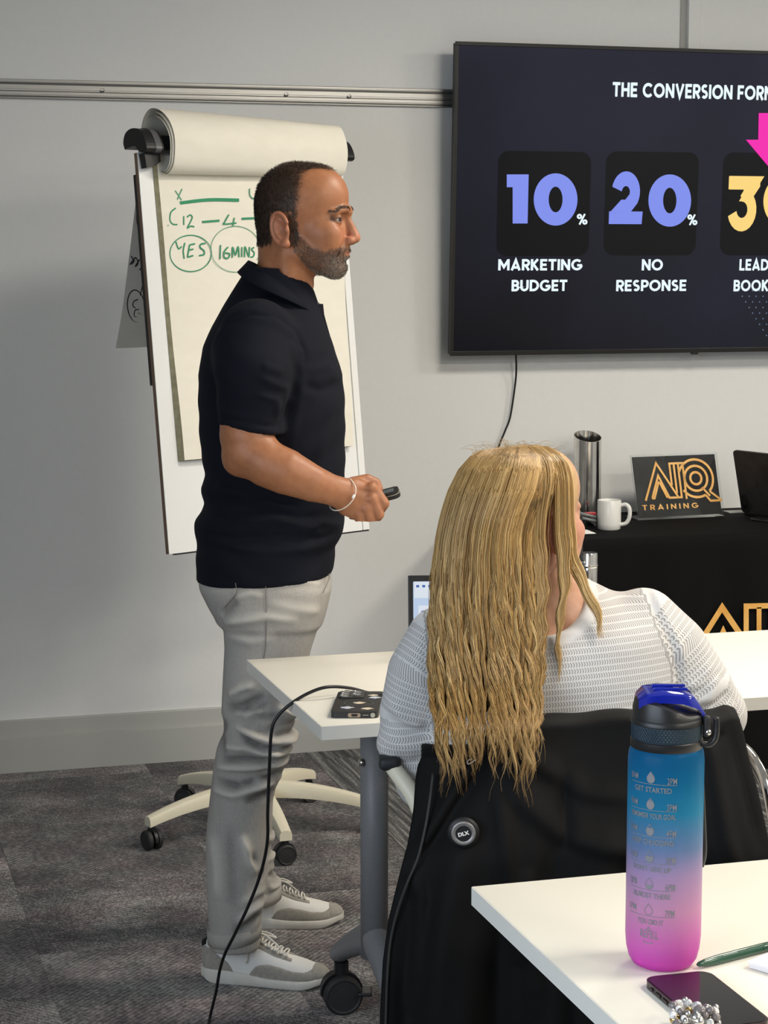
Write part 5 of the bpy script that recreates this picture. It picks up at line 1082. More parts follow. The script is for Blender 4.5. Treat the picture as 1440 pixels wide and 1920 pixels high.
for f, s in ((lfore, 1), (rfore, -1)):
    w_ = f[-1]; CS.add(cone(w_, w_ + np.array((.01 * s, .07, -.012)), .026, .030, ((0, 0, 1), .5)), .012)
    for k in range(4): b = w_ + np.array((.01 * s + (-.024 + .016 * k), .085, -.010)); CS.add(chain([b, b + np.array((.002 * s, .04 - .006 * abs(k - 1.4), .002)), b + np.array((.004 * s, .07 - .01 * abs(k - 1.4), -.014))], (.0085, .0080, .007)), .004)
    b = w_ + np.array((.030 * s, .03, -.008)); CS.add(chain([b, b + np.array((.022 * s, .03, -.002)), b + np.array((.024 * s, .055, -.006))], (.011, .0095, .008)), .006)
V, Q = CS.mesh(); parts.append((V, Q, np.tile((.56, .31, .20), (len(V), 1))))
V, Q, C = joined(parts); wbody = put('body', Lw(V), Q, M_skin, wo, True, attrs={'tone': C})
wW = lambda P: Lw(wL(np.atleast_2d(P))); eyes(wW, wbody, 0)
# jumper
JS = SDF((-.05, 2.86, .49), (.64, 3.56, 1.14), .005); JS.add(column(wt, 2.25), 0)
JS.add(chain(larm, lrad), .025).add(chain(rarm, rrad), .025).add(chain(lfore, [.046, .042, .036]), .015).add(chain(rfore, [.047, .043, .036]), .015)
JS.add(ell(PL(862, 1398, 2.955), (.038, .04, .022)), .02).add(ell(PL(760, 1395, 3.04), (.045, .04, .03)), .015)
NC = PL(1012, 1096, 2.99); NR = np.array((.076, .13, .076)); JS.sub(ell(NC, NR), .006)
V, Q = JS.mesh(); V = relax(V, Q, 2, .5); N = vnormals(V, Q); U2 = np.stack([V[:, 0], V[:, 2]], 1); p2w = lambda *p: p2(*p, d=2.95); nr = sstep(-N[:, 1], -.2, .4)
fo = [(p2w((1225, 1110), (1240, 1160), (1268, 1220), (1280, 1290), (1278, 1330)), .006, -.006), (p2w((1232, 1108), (1250, 1160), (1278, 1215), (1292, 1260)), .007, .005), (p2w((815, 1170), (800, 1230), (808, 1300), (830, 1380)), .008, -.007), (p2w((1290, 1330), (1335, 1318), (1355, 1280)), .008, .007), (p2w((1300, 1350), (1350, 1335), (1380, 1310)), .007, -.006),
      (p2w((1290, 1300), (1320, 1290), (1345, 1255)), .008, .005), (p2w((1310, 1365), (1360, 1355), (1392, 1335)), .008, .006), (p2w((725, 1330), (760, 1360), (800, 1375)), .009, .007), (p2w((720, 1365), (770, 1385), (815, 1395)), .008, -.007), (p2w((722, 1405), (770, 1415), (820, 1410)), .009, .006), (p2w((735, 1440), (770, 1450), (800, 1440)), .008, -.005),
      (p2w((1060, 1345), (1150, 1330), (1260, 1345)), .012, .004), (p2w((1130, 1115), (1180, 1108), (1215, 1112)), .010, .003), (p2w((1100, 1200), (1180, 1215), (1260, 1190)), .016, .003), (p2w((830, 1420), (865, 1432), (890, 1415)), .008, .006)]
V = V + N * (fold_field(U2, fo) * nr)[:, None]
def along(P, A):
    best = np.full(len(P), 9e9); s = np.zeros(len(P)); ang = np.zeros(len(P)); acc = 0
    for a, b in zip(A[:-1], A[1:]):
        ab = b - a; L = np.linalg.norm(ab); t = np.clip(((P - a) @ ab) / L ** 2, 0, 1); v = P - a - t[:, None] * ab; d = np.linalg.norm(v, axis=1); m = d < best; best[m] = d[m]; ang[m] = np.arctan2(v[m, 0], -v[m, 1]); s[m] = acc + t[m] * L; acc += L
    return s, ang
row = V[:, 2] - .10 * V[:, 0] + .15 * (V[:, 0] - .23) ** 2; colm = V[:, 0] + .7 * V[:, 1]
lx = np.interp(V[:, 2], [PL(0, 1400, 3)[2], PL(0, 1160, 3)[2]], [PL(822, 0, 3)[0], PL(800, 0, 3)[0]]); rx = np.interp(V[:, 2], [PL(0, 1340, 3)[2], PL(0, 1250, 3)[2], PL(0, 1100, 3)[2]], [PL(1283, 0, 3)[0], PL(1278, 0, 3)[0], PL(1222, 0, 3)[0]])
for m, A in ((V[:, 0] < lx, larm + lfore[1:]), (V[:, 0] > rx, rarm + rfore[1:])):
    s, d = along(V, A); row = np.where(m, s, row); colm = np.where(m, d * .052, colm)
nd = (np.sqrt((((V - NC) / NR) ** 2).sum(1)) - 1) * .076; bandm = (1 - sstep(nd, .017, .020))
M_knit = mat('white_knit', rough=.9, spec=.15, sheen=.15); t = NT(M_knit); at = t.n('Attribute', attribute_name='knit'); sx = t.n('SeparateXYZ', {0: at.outputs['Vector']}); r_, c_, b_ = sx.outputs
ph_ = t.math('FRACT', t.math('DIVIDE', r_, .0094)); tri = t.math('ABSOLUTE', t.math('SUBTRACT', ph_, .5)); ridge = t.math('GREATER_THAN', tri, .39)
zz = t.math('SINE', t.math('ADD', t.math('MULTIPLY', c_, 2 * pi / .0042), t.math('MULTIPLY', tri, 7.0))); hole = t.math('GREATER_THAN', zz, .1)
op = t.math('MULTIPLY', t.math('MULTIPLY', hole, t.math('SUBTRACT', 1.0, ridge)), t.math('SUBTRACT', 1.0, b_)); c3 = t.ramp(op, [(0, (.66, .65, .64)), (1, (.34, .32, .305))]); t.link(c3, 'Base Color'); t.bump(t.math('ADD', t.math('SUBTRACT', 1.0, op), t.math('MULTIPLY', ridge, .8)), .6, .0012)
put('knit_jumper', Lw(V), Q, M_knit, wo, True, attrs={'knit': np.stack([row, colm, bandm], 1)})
# trousers and shoes under the desk
LS = SDF((-.02, 2.85, .0), (.62, 3.85, .70), .008); LS.add(ell((.28, 3.06, .56), (.19, .14, .12)), 0)
for s in (-1, 1): LS.add(chain([(.28 + .09 * s, 3.08, .555), (.28 + .11 * s, 3.50, .57), (.28 + .11 * s, 3.54, .12)], (.082, .062, .045)), .03)
V, Q = LS.mesh(); put('trousers', Lw(V), Q, mat('dark_trousers', (.02, .022, .03), .9), wo, True)
for s in (-1, 1):
    F_ = SDF((.0, 3.40, 0), (.60, 3.85, .16), .006); F_.add(chain([(.28 + .11 * s, 3.52, .045), (.28 + .115 * s, 3.64, .035), (.28 + .12 * s, 3.74, .03)], (.042, .040, .030)), .01).add(cone((.28 + .11 * s, 3.54, .05), (.28 + .11 * s, 3.54, .12), .04, .04), .02).cut((0, 0, .004), (0, 0, -1)); V, Q = F_.mesh(); put('shoe', Lw(V), Q, M_blackm, wo, True)
# hair: an under-layer, then wavy locks
hrow = np.array([(836, 932, 1006, 3.05, .03), (842, 905, 1030, 3.045, .055), (855, 882, 1046, 3.035, .085), (880, 860, 1054, 3.02, .105), (920, 842, 1046, 3.005, .115), (945, 835, 1034, 3.0, .112), (970, 828, 1024, 2.992, .106), (1000, 822, 1016, 2.985, .095), (1050, 814, 1016, 2.965, .07), (1110, 809, 1018, 2.94, .045), (1170, 807, 1014, 2.925, .034), (1230, 806, 1012, 2.912, .026), (1290, 808, 1010, 2.888, .022), (1335, 812, 1008, 2.835, .018), (1370, 818, 1006, 2.775, .014), (1440, 826, 1002, 2.745, .010)])
HS = SDF((.05, 2.84, .84), (.32, 3.16, 1.27), .005); tab = []
for r in hrow[:-2]:
    p0, p1 = PL(r[1] + 5, r[0] + 3, r[3]), PL(r[2] - 5, r[0] + 3, r[3]); tab.append((p0[2], p0[0], p1[0], r[3], max(r[4] - .007, .006)))
HS.add(column(tab, 2.0), 0)
for s_ in (1,): HS.sub(ell(PL(1075, 1000, 3.10), (.040, .10, .085)), .01)
V, Q = HS.mesh(); V = relax(V, Q, 2, .5)
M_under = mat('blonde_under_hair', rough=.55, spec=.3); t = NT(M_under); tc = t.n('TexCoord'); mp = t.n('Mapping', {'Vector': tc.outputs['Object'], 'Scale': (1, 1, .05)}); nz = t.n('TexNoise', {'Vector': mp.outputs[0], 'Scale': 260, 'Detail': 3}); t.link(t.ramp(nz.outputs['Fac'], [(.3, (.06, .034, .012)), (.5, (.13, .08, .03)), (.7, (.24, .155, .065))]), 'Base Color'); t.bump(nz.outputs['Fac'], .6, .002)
hair = put('hair', Lw(V), Q, M_under, wo, True)
def strands(name, paths, rad, tones, parent):
    """paths (n, k, 3): thin three-sided locks that taper to the tip"""
    n, k, _ = paths.shape; T = np.gradient(paths, axis=1); T /= np.linalg.norm(T, axis=2)[..., None] + 1e-9
    A = np.cross(T, np.array((.3, 1, .05))); A /= np.linalg.norm(A, axis=2)[..., None] + 1e-9; B = np.cross(T, A); tp = rad[:, None] * np.clip(np.interp(np.linspace(0, 1, k), (0, .06, .75, 1), (.5, 1, .9, .15)), 0, 1)[None]
    R = np.stack([paths + (A * cos(a) + B * sin(a)) * tp[..., None] for a in (0, 2.1, 4.2)], 2)  # n,k,3,3
    idx = np.arange(n * k * 3).reshape(n, k, 3); q = [np.stack([idx[:, :-1, j], idx[:, :-1, (j + 1) % 3], idx[:, 1:, (j + 1) % 3], idx[:, 1:, j]], -1).reshape(-1, 4) for j in range(3)]
    o = put(name, Lw(R.reshape(-1, 3)), np.concatenate(q), M_lock, parent, True, attrs={'tone': np.repeat(tones, k * 3, 0)}); return tag(o, kind='stuff')
M_lock = mat('blonde_locks', rough=.42, spec=.45); t = NT(M_lock); at = t.n('Attribute', attribute_name='tone'); t.link(at.outputs['Color'], 'Base Color')
def PLv(X, Y, D): fwd = FPX * cos(PITCH) + (960 - Y) * sin(PITCH); tt = D / fwd; return np.stack([(X - 720) * tt, D, CAMH + tt * (-FPX * sin(PITCH) + (960 - Y) * cos(PITCH))], -1)
r = np.random.default_rng(21)
def pal(n, lum): c = np.array([(.12, .064, .019), (.29, .168, .056), (.50, .315, .118), (.74, .53, .245)]); q = np.clip(lum, 0, .999) * 3; i = q.astype(int); f = (q - i)[:, None]; return c[i] * (1 - f) + c[np.minimum(i + 1, 3)] * f
NC_ = 76; K = 34; n = 6600; cs = np.sort(r.uniform(-1, 1, NC_)); cph = r.uniform(0, 2 * pi, NC_); cend = 1378 + r.normal(0, 24, NC_) + 20 * (cs < -.3) + 40 * (np.abs(cs - .75) < .2); clam = r.uniform(75, 125, NC_); camp = r.uniform(.5, 1.25, NC_) * np.interp(cs, (-1, -.2, .5, 1), (.7, .75, 1.15, 1.3)); clum = r.uniform(.1, .8, NC_)
pr = 1 + 1.2 * (cs > .55); ci = r.choice(NC_, n, p=pr / pr.sum()); s0 = np.clip(cs[ci] + r.normal(0, .030, n), -1.0, 1.0); yend = cend[ci] + r.normal(0, 18, n) + (r.random(n) < .12) * r.uniform(0, 60, n) - (r.random(n) < .25) * r.uniform(0, 220, n)
tt = np.linspace(0, 1, K)[None] ** 1.0; y0 = 836 + 9 * s0 ** 2 + r.uniform(0, 14, n) * (r.random(n) < .5); Y = y0[:, None] + (yend - y0)[:, None] * tt
L_, R_, D_, H_ = (np.interp(Y, hrow[:, 0], hrow[:, k]) for k in (1, 2, 3, 4))
grow = sstep(Y, 960, 1250); ss_ = s0[:, None] + (cs[ci] - s0)[:, None] * .68 * sstep(Y, 1080, 1360)
X = (L_ + R_) / 2 + ss_ * (R_ - L_) / 2; wave = 2 * pi * Y / clam[ci][:, None] + cph[ci][:, None] + r.normal(0, .16, n)[:, None]
X = X + grow * 7.5 * camp[ci][:, None] * np.sin(wave) + r.normal(0, 1.2, n)[:, None] * sstep(Y, 860, 960); lay = np.abs(r.normal(0, .35, n)) * .016
D = D_ - H_ * np.sqrt(np.clip(1 - ss_ ** 2, 0, 1)) + lay[:, None] * sstep(Y, 850, 900) - .003 * np.cos(wave) * grow - .004 * np.exp(-((ss_ - cs[ci][:, None]) / .02) ** 2) * sstep(Y, 900, 1100)
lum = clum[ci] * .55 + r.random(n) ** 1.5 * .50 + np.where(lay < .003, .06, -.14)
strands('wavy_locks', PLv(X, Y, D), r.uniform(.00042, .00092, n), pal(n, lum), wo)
def guide(name, G, n, wid, seed, amp, rad=(.0005, .0009), lum=(.35, .95), jit=.006):
    G = np.array(G, float); q = np.random.default_rng(seed); K = 26; u = np.linspace(0, 1, K); gx, gy, gd = (np.interp(u, np.linspace(0, 1, len(G)), G[:, k]) for k in range(3))
    for _ in range(3): gx[1:-1] = (gx[:-2] + 2 * gx[1:-1] + gx[2:]) / 4
    o = q.normal(0, 1, n); w_ = np.interp(u, np.linspace(0, 1, len(wid)), wid)[None]; ln = q.uniform(.75, 1.0, n)[:, None]; Yp = gy[0] + (np.interp(u[None] * ln, u, gy) - gy[0]); Xp = np.interp(u[None] * ln, u, gx) + o[:, None] * w_ + amp * sstep(u, .3, .9)[None] * np.sin(2 * pi * Yp / 70 + .4 * o[:, None] + seed)
    Dp = np.interp(u[None] * ln, u, gd) + np.abs(q.normal(0, jit, n))[:, None]; strands(name, PLv(Xp, Yp, Dp), q.uniform(*rad, n), pal(n, q.uniform(*lum, n)), wo)
guide('face_lock', [(1008, 837, 3.02), (1042, 858, 2.98), (1053, 895, 2.96), (1051, 945, 2.955), (1052, 1000, 2.955), (1058, 1045, 2.95), (1060, 1090, 2.94), (1057, 1130, 2.93), (1047, 1170, 2.925), (1046, 1220, 2.92), (1050, 1285, 2.915)], 330, (6, 6, 5, 5, 5, 5, 4, 3, 2.2, 1.8), 3, 3.0)
guide('face_lock', [(1016, 838, 3.03), (1052, 862, 2.99), (1063, 900, 2.975), (1062, 955, 2.97), (1066, 1010, 2.97), (1072, 1055, 2.965), (1092, 1095, 2.955), (1112, 1128, 2.945), (1124, 1165, 2.935), (1128, 1200, 2.93)], 240, (5, 5, 5, 5, 5, 5, 5, 4, 3), 5, 3.0)
guide('face_lock', [(985, 838, 3.0), (1012, 862, 2.955), (1016, 910, 2.925), (1006, 960, 2.925), (1004, 1010, 2.925), (1014, 1060, 2.92), (1016, 1120, 2.91), (1010, 1180, 2.90), (1014, 1250, 2.895), (1006, 1330, 2.83), (1012, 1390, 2.75)], 330, (8, 10, 9, 7, 7, 6, 5, 5, 4, 3), 8, 5.0, lum=(.2, .8))
# loose single hairs over the crown and past the ends
q = np.random.default_rng(31); n = 90; K = 14; u = np.linspace(0, 1, K)[None]; x0 = q.uniform(880, 1050, n)[:, None]; y0 = 838 + ((x0 - 960) / 95) ** 2 * 22; dx = q.normal(0, 26, n)[:, None]; X = x0 + dx * u + q.normal(0, 8, n)[:, None] * np.sin(u * 4); Y = y0 - q.uniform(4, 16, n)[:, None] * np.sin(u * pi * q.uniform(.5, 1, n)[:, None]); strands('flyaway_hair', PLv(X, Y, 3.04 + 0 * X), np.full(n, .00022), pal(n, q.uniform(.3, .9, n)), wo)
n = 150; x0 = q.uniform(815, 1010, n)[:, None]; X = x0 + q.normal(0, 10, n)[:, None] * u + q.normal(0, 7, n)[:, None] * np.sin(u * 7 + x0); Y = 1270 + u * q.uniform(70, 165, n)[:, None]; strands('flyaway_hair', PLv(X, Y, 2.885 - .135 * sstep(Y, 1290, 1385)), np.full(n, .0003), pal(n, q.uniform(.3, .9, n)), wo)
# ------------------------------------------------------------------ her chair, and the jacket on it
ch = thing('office_chair', L2W((.30, 2.97, 0)), 'office chair with cream frame that the woman sits on, under the black jacket', 'chair')
def boxL(c, size, bev, m, name, parent, rx=0.0): M_ = Matrix.Rotation(-YAW, 3, 'Z') @ Matrix.Rotation(rx, 3, 'X'); o = MB().box(L2W(c), size, bev, M_, 4).build(name, m, parent); return edge_split(o, 60)
boxL((.285, 2.872, .64), (.37, .05, .34), .022, M_blackm, 'backrest', ch, .06); boxL((.29, 3.07, .425), (.48, .46, .07), .03, M_blackm, 'seat', ch)
MB().tube([L2W((.29, 2.80, .44)), L2W((.28, 2.775, .52)), L2W((.27, 2.79, .70))], .02, 12).build('back_post', M_cream, ch, True)
cE = L2W((.29, 3.05, 0)); MB().tube([cE + (0, 0, .08), cE + (0, 0, .39)], .028, 16).build('gas_lift', M_grey, ch, True)
for k in range(5):
    a = 2 * pi * k / 5 + .5; d2 = np.array((cos(a), sin(a), 0)); MB().tube([cE + d2 * .03 + (0, 0, .10), cE + d2 * .16 + (0, 0, .098), cE + d2 * .30 + (0, 0, .075)], [.024, .021, .015], 12).build('base_leg', M_cream, ch, True); castor(cE + d2 * .29, ch, .026, a)
for s, pts, pad in ((-1, [PL(733, 1432, 3.02), PL(742, 1446, 3.005), PL(772, 1488, 2.985), PL(800, 1540, 2.97), PL(860, 1600, 3.0)], PL(731, 1424, 3.03)), (1, [(.555, 3.20, .66), (.555, 3.17, .62), (.545, 3.15, .52), (.52, 3.12, .43), (.45, 3.1, .41)], (.555, 3.22, .675))):
    MB().tube([L2W(p) for p in smooth_path(pts, 6)], .013, 12).build('arm_support', M_cream, ch, True); boxL(np.array(pad) + (0, .04, 0), (.034, .15, .022), .009, M_blackm, 'arm_pad', ch)
M_jack = noisy(mat('black_softshell', rough=.75, spec=.2, sheen=.0), (.0022, .0021, .0022), (.0036, .0034, .0036), 700, .15, .0004)
jt = thing('jacket', L2W(PL(1080, 1500, 2.76)), 'black softshell jacket with a round DLX badge draped over the chair back', 'jacket')
jv = np.array([0, .03, .08, .16, .26, .38, .50, .62, .75, .88, 1.0]); jy = np.array([1392, 1410, 1440, 1500, 1575, 1650, 1720, 1800, 1900, 2010, 2110])
jl = np.array([792, 785, 781, 777, 765, 745, 729, 719, 714, 712, 714]); jr = np.array([1384, 1392, 1400, 1418, 1436, 1452, 1464, 1474, 1484, 1490, 1492])
nx, ny = 130, 96; V = np.zeros((ny + 10, nx, 3)); VV = np.linspace(0, 1, ny) ** 1.15; top = lambda x: np.interp(x, (780, 800, 880, 920, 960, 1060, 1180, 1310, 1350, 1372, 1388, 1400), (1424, 1420, 1424, 1392, 1372, 1362, 1355, 1359, 1352, 1345, 1352, 1362)) + 2 * np.sin(x / 21.)
for i in range(nx):
    s = i / (nx - 1)
    for j in range(ny):
        v = VV[j]; yl = np.interp(v, jv, jy); x = np.interp(v, jv, jl) * (1 - s) + np.interp(v, jv, jr) * s; yt = top(x); y = yl + (yt - 1392) * (1 - v) ** 3
        amp = sstep(v, .02, .7); ed = abs(2 * s - 1)
        d = 2.790 - .050 * sstep(v, 0, .35) - .02 * v + .03 * ed ** 5 * (1 - .4 * v) + amp * (.012 * sin(s * 19 + 2.2 * v) + .009 * sin(s * 33 - 3 * v + 1) + .004 * sin(s * 61 + 5 * v)) - .012 * (1 - amp) * sin(s * 9)
        V[10 + j, i] = PL(x, y, d)
    p = V[10, i]
    for k in range(10):
        a = (10 - k) / 10; V[k, i] = p + np.array((0, .075 * min(1, a * 1.6), .006 * sin(min(1, a * 1.6) * pi) - max(0, a - .55) * .18))
W = V.reshape(-1, 3); g = np.stack([W[:, 0], W[:, 2]], 1); pj = lambda *p: p2(*p, d=2.75)
fo = [(pj((900, 1425), (860, 1480), (815, 1550), (768, 1622)), .007, .012), (pj((915, 1430), (880, 1490), (830, 1560), (785, 1625)), .012, -.008), (pj((768, 1622), (790, 1680), (785, 1760), (770, 1900)), .010, .010), (pj((925, 1440), (945, 1560), (960, 1680), (975, 1800)), .012, .010), (pj((945, 1430), (980, 1500), (1050, 1560), (1180, 1590), (1300, 1560)), .016, .012), (pj((950, 1390), (1010, 1440), (1100, 1490), (1200, 1500)), .014, .010), (pj((1060, 1440), (1062, 1600)), .010, -.008), (pj((1330, 1370), (1345, 1450), (1360, 1560), (1380, 1640)), .010, .010), (pj((1305, 1390), (1330, 1400), (1370, 1390)), .007, -.008), (pj((1375, 1370), (1400, 1480), (1425, 1600)), .008, -.008), (pj((985, 1620), (1000, 1750), (1010, 1900)), .012, .009)]
W[:, 1] -= fold_field(g, fo); ids = np.arange((ny + 10) * nx).reshape(ny + 10, nx); Q = np.stack([ids[:-1, :-1], ids[1:, :-1], ids[1:, 1:], ids[:-1, 1:]], -1).reshape(-1, 4)
jo = put('shell', Lw(W), Q, M_jack, jt, True); md = jo.modifiers.new('s', 'SOLIDIFY'); md.thickness = .003; md.offset = 1
def on_j(px, py, lift=.003):
    gp = PL(px, py, 2.75); m = np.hypot(W[:, 0] - gp[0], W[:, 2] - gp[2]) < .02; d = W[m, 1].min() if m.any() else 2.72; return PL(px, py, d - lift)
zp = np.array([on_j(*p, .0035) for p in ((812, 1448), (806, 1500), (796, 1560), (783, 1610), (765, 1655), (746, 1705), (733, 1760), (727, 1820), (724, 1900), (722, 1960))]); zp[:, 1] = np.convolve(np.pad(zp[:, 1], 1, 'edge'), (.25, .5, .25), 'valid'); MB().tube(Lw(np.array(smooth_path(zp, 6))), .0022, 8).build('zip_piping', mat('dark_grey_piping', (.018, .018, .019), .6), jt, True)
bc = on_j(869, 1562, .0055); wb = L2W(bc); R_b = Matrix.Rotation(-YAW, 4, 'Z') @ Matrix.Rotation(pi / 2, 4, 'X') @ Matrix.Rotation(-.05, 4, 'Y'); br_ = .0172
bdg = MB().lathe([(.001, .002), (br_ * .66, .002), (br_ * .68, .0014), (br_ * .72, .0026), (br_ * .96, .0028), (br_, .002), (br_ * 1.02, -.003)], wb, 40, R_b).build('badge', noisy(mat('pewter_badge', rough=.42, metal=.5), (.22, .21, .20), (.30, .29, .28), 400), jt, True)
MB().lathe([(br_ * 1.02, .0012), (br_ * 1.30, .0002), (br_ * 1.32, -.003)], wb, 40, R_b).build('badge_surround', mat('black_rubber', (.008, .008, .008), .5), bdg, True)
MB().lathe([(.0001, .0024), (br_ * .66, .0024)], wb, 40, R_b).build('badge_face', M_black, bdg)
bu = np.array(L2W((cos(.24), 0, sin(.24)))); bv_ = np.array(L2W((-sin(.24), 0, cos(.24)))); bn = np.cross(bu, bv_); lettering('DLX', wb - bu * .0078 - bv_ * .0030 + bn * .0034, bu, bv_, .0158, .0058, mat('white_badge_letters', (.75, .74, .72), .5), bdg, 'lettering', .05, 0)
cm = L2W(on_j(880, 1427, .004)); u_ = L2W((1, 0, 0)); MB().stroke([(x, y) for x, y, _ in smooth_path([(.004, .003, 0), (.000, .0025, 0), (-.003, -.001, 0), (-.002, -.004, 0), (.003, -.002, 0), (.008, .002, 0)], 5)], .0014, cm, u_, (0, 0, 1), .001).build('collar_mark', mat('white_reflective_print', (.6, .6, .58), .5), jt)
# chrome framed chair at the right edge
cc2 = thing('visitor_chair', L2W((.78, 3.02, 0)), 'chrome tubular chair frame curving down at the right edge beside black jacket', 'chair')
for nm, pts, rr_ in (('frame_tube', [(1388, 1398, 3.05), (1402, 1410, 3.03), (1416, 1428, 3.01), (1429, 1452, 2.99), (1439, 1484, 2.97), (1450, 1540, 2.95), (1470, 1640, 2.92), (1490, 1760, 2.90)], .0085), ('frame_tube', [(1392, 1420, 3.10), (1406, 1432, 3.08), (1420, 1452, 3.06), (1434, 1482, 3.04), (1446, 1520, 3.03), (1470, 1600, 3.0)], .006)):
    MB().tube([L2W(p) for p in smooth_path([PL(*p) for p in pts], 8)], rr_, 14).build(nm, M_chrome, cc2, True)
boxL((.80, 3.10, .46), (.32, .40, .05), .02, M_blackm, 'seat', cc2); boxL((.84, 3.32, .70), (.24, .04, .30), .015, M_blackm, 'backrest', cc2)
for x in (.66, .93): MB().tube([L2W((x, 2.92, .44)), L2W((x, 2.92, .012)), L2W((x, 3.3, .012)), L2W((x, 3.3, .44))], .010, 12).build('leg', M_chrome, cc2, True)

# ------------------------------------------------------------------ water bottle
BC = onz(1242, 1806, .73); bd_ = 2.202; zy = lambda y, d=2.162: PL(1242, y, d)[2] - .73; bR = .0428; z_sh = zy(1404, 2.17)
bt = thing('water_bottle', BC, 'frosted blue to pink water bottle with hourly markings on the near desk', 'bottle')
M_bot = mat('frosted_ombre_plastic', rough=.32, spec=.4, trans=.42, ior=1.12); t = NT(M_bot); tc = t.n('TexCoord'); sx = t.n('SeparateXYZ', {0: tc.outputs['Object']}); nz = t.n('TexNoise', {'Vector': tc.outputs['Object'], 'Scale': 600, 'Detail': 2})
t.link(t.ramp(t.math('DIVIDE', sx.outputs['Z'], z_sh), [(.0, (.72, .06, .54)), (.10, (.74, .16, .57)), (.28, (.68, .36, .56)), (.44, (.48, .34, .55)), (.56, (.17, .27, .46)), (.72, (.03, .26, .44)), (.88, (.012, .17, .36)), (1.0, (.01, .12, .28))]), 'Base Color'); t.bump(nz.outputs['Fac'], .08, .0003)
prof = [(.001, .002), (.028, .0), (.034, .003), (.0385, .010), (.0415, .022), (bR, .036), (bR, z_sh - .018), (.0420, z_sh - .009), (.0395, z_sh - .002), (.0360, z_sh)]
edge_split(MB().lathe(prof, BC, 56).build('body', M_bot, bt, True), 70)
z_w = zy(1512); M_wat = mat('tinted_water', (.30, .42, .72), .25, trans=.55, ior=1.33); t = NT(M_wat); tc = t.n('TexCoord'); sx = t.n('SeparateXYZ', {0: tc.outputs['Object']}); t.link(t.ramp(t.math('DIVIDE', sx.outputs['Z'], z_w), [(0, (.85, .10, .58)), (.4, (.82, .45, .70)), (.65, (.40, .45, .75)), (1.0, (.10, .38, .66))]), 'Base Color')
MB().lathe([(.001, .005), (.030, .006), (.038, .016), (.0405, .036), (.0405, z_w), (.001, z_w)], BC, 48).build('water', M_wat, bt, True)
z_l = zy(1322, 2.19); M_teal = mat('dark_teal_grip', (.006, .022, .036), .55)
edge_split(MB().lathe([(.0395, z_sh - .004), (.0405, z_sh - .002), (.0405, z_sh + .006), (.0392, z_sh + .007), (.0392, z_sh + .024), (.0405, z_sh + .025), (.0405, z_sh + .029), (.039, z_sh + .031)], BC, 48).build('lid_ring', M_black, bt), 40)
gb = MB(); n = 64
for i in range(n):
    for j in range(6):
        a = 2 * pi * (i + .5 * (j % 2)) / n; zc = z_sh + .0095 + .0026 * j; c = np.array((cos(a), sin(a), 0)); tg_ = np.array((-sin(a), cos(a), 0)); r0 = .0393
        P = [BC + c * r0 + (0, 0, zc) + tg_ * .0019 * x + np.array((0, 0, .0026 * y)) for x, y in ((-1, 0), (0, -1), (1, 0), (0, 1))]; gb.add(P + [BC + c * (r0 + .0007) + (0, 0, zc)], [(0, 1, 4), (1, 2, 4), (2, 3, 4), (3, 0, 4)])
MB().lathe([(.0393, z_sh + .007), (.0394, z_sh + .024)], BC, 48).build('grip_band', M_teal, bt, True); tag(gb.build('grip_knurl', M_teal, bt), kind='stuff')
# the dome of the lid, cut away towards the hinge
rings = []; n = 48; ex = L2W((1, 0, 0)); ed_ = L2W((0, 1, 0)); zt0 = z_sh + .031
for r, k in ((.039, 0), (.0385, .45), (.0365, .85), (.032, 1.0), (.001, 1.0)):
    ring = []
    for i in range(n):
        a = 2 * pi * i / n; cu = cos(a); hgt = np.interp(cu * r / .039, (-1, -.4, .1, .5, 1), (.024, .022, .014, .007, .004)); ring.append(BC + ex * r * cu + ed_ * r * sin(a) + np.array((0, 0, zt0 + hgt * k)))
    rings.append(ring)
edge_split(MB().loft(rings, True).build('lid_dome', M_black, bt), 40)
M_bluep = mat('blue_clear_plastic', (.010, .025, .45), .12, trans=.35, ior=1.45, coat=.5)
fl = []
for u_, zz, hw_ in ((-.034, .0235, .018), (-.026, .0300, .026), (-.008, .0325, .030), (.014, .0310, .029), (.028, .0250, .021), (.034, .017, .013), (.041, .006, .010), (.044, -.004, .008)):
    th_k = .0095 if u_ < .03 else .006; fl.append([BC + ex * u_ + ed_ * hw_ * a + np.array((0, 0, zt0 + zz - th_k * b)) for a, b in ((-.86, 0), (-1, .25), (-1, 1.2), (1, 1.2), (1, .25), (.86, 0))])
edge_split(MB().loft(fl).build('flip_cap', M_bluep, bt), 30)
for v_ in (-.010, .008): MB().box(BC + ex * .002 + ed_ * v_ + np.array((0, 0, zt0 + .0330)), (.038, .004, .003), .001, RL.to_3x3()).build('cap_rib', M_bluep, bt)
hx = BC + ex * .0435; sp_ = smooth_path([hx + ex * .000 - ed_ * .012 + np.array((0, 0, zt0 + .002)), hx + ex * .003 - ed_ * .016 + np.array((0, 0, zt0 - .012)), hx + ex * .002 - ed_ * .010 + np.array((0, 0, zt0 - .026)), hx + ex * .002 + ed_ * .006 + np.array((0, 0, zt0 - .026)), hx + ex * .003 + ed_ * .014 + np.array((0, 0, zt0 - .012)), hx + ed_ * .012 + np.array((0, 0, zt0 + .002))], 6)
loop_ = smooth_path([hx + ex * a - ed_ * .016 + np.array((0, 0, zt0 + b)) for a, b in ((-.013, .003), (-.014, -.014), (-.008, -.026), (.001, -.029), (.008, -.023), (.010, -.010), (.009, .002))], 6); MB().tube(loop_, .0035, 10).build('carry_loop', M_black, bt, True)
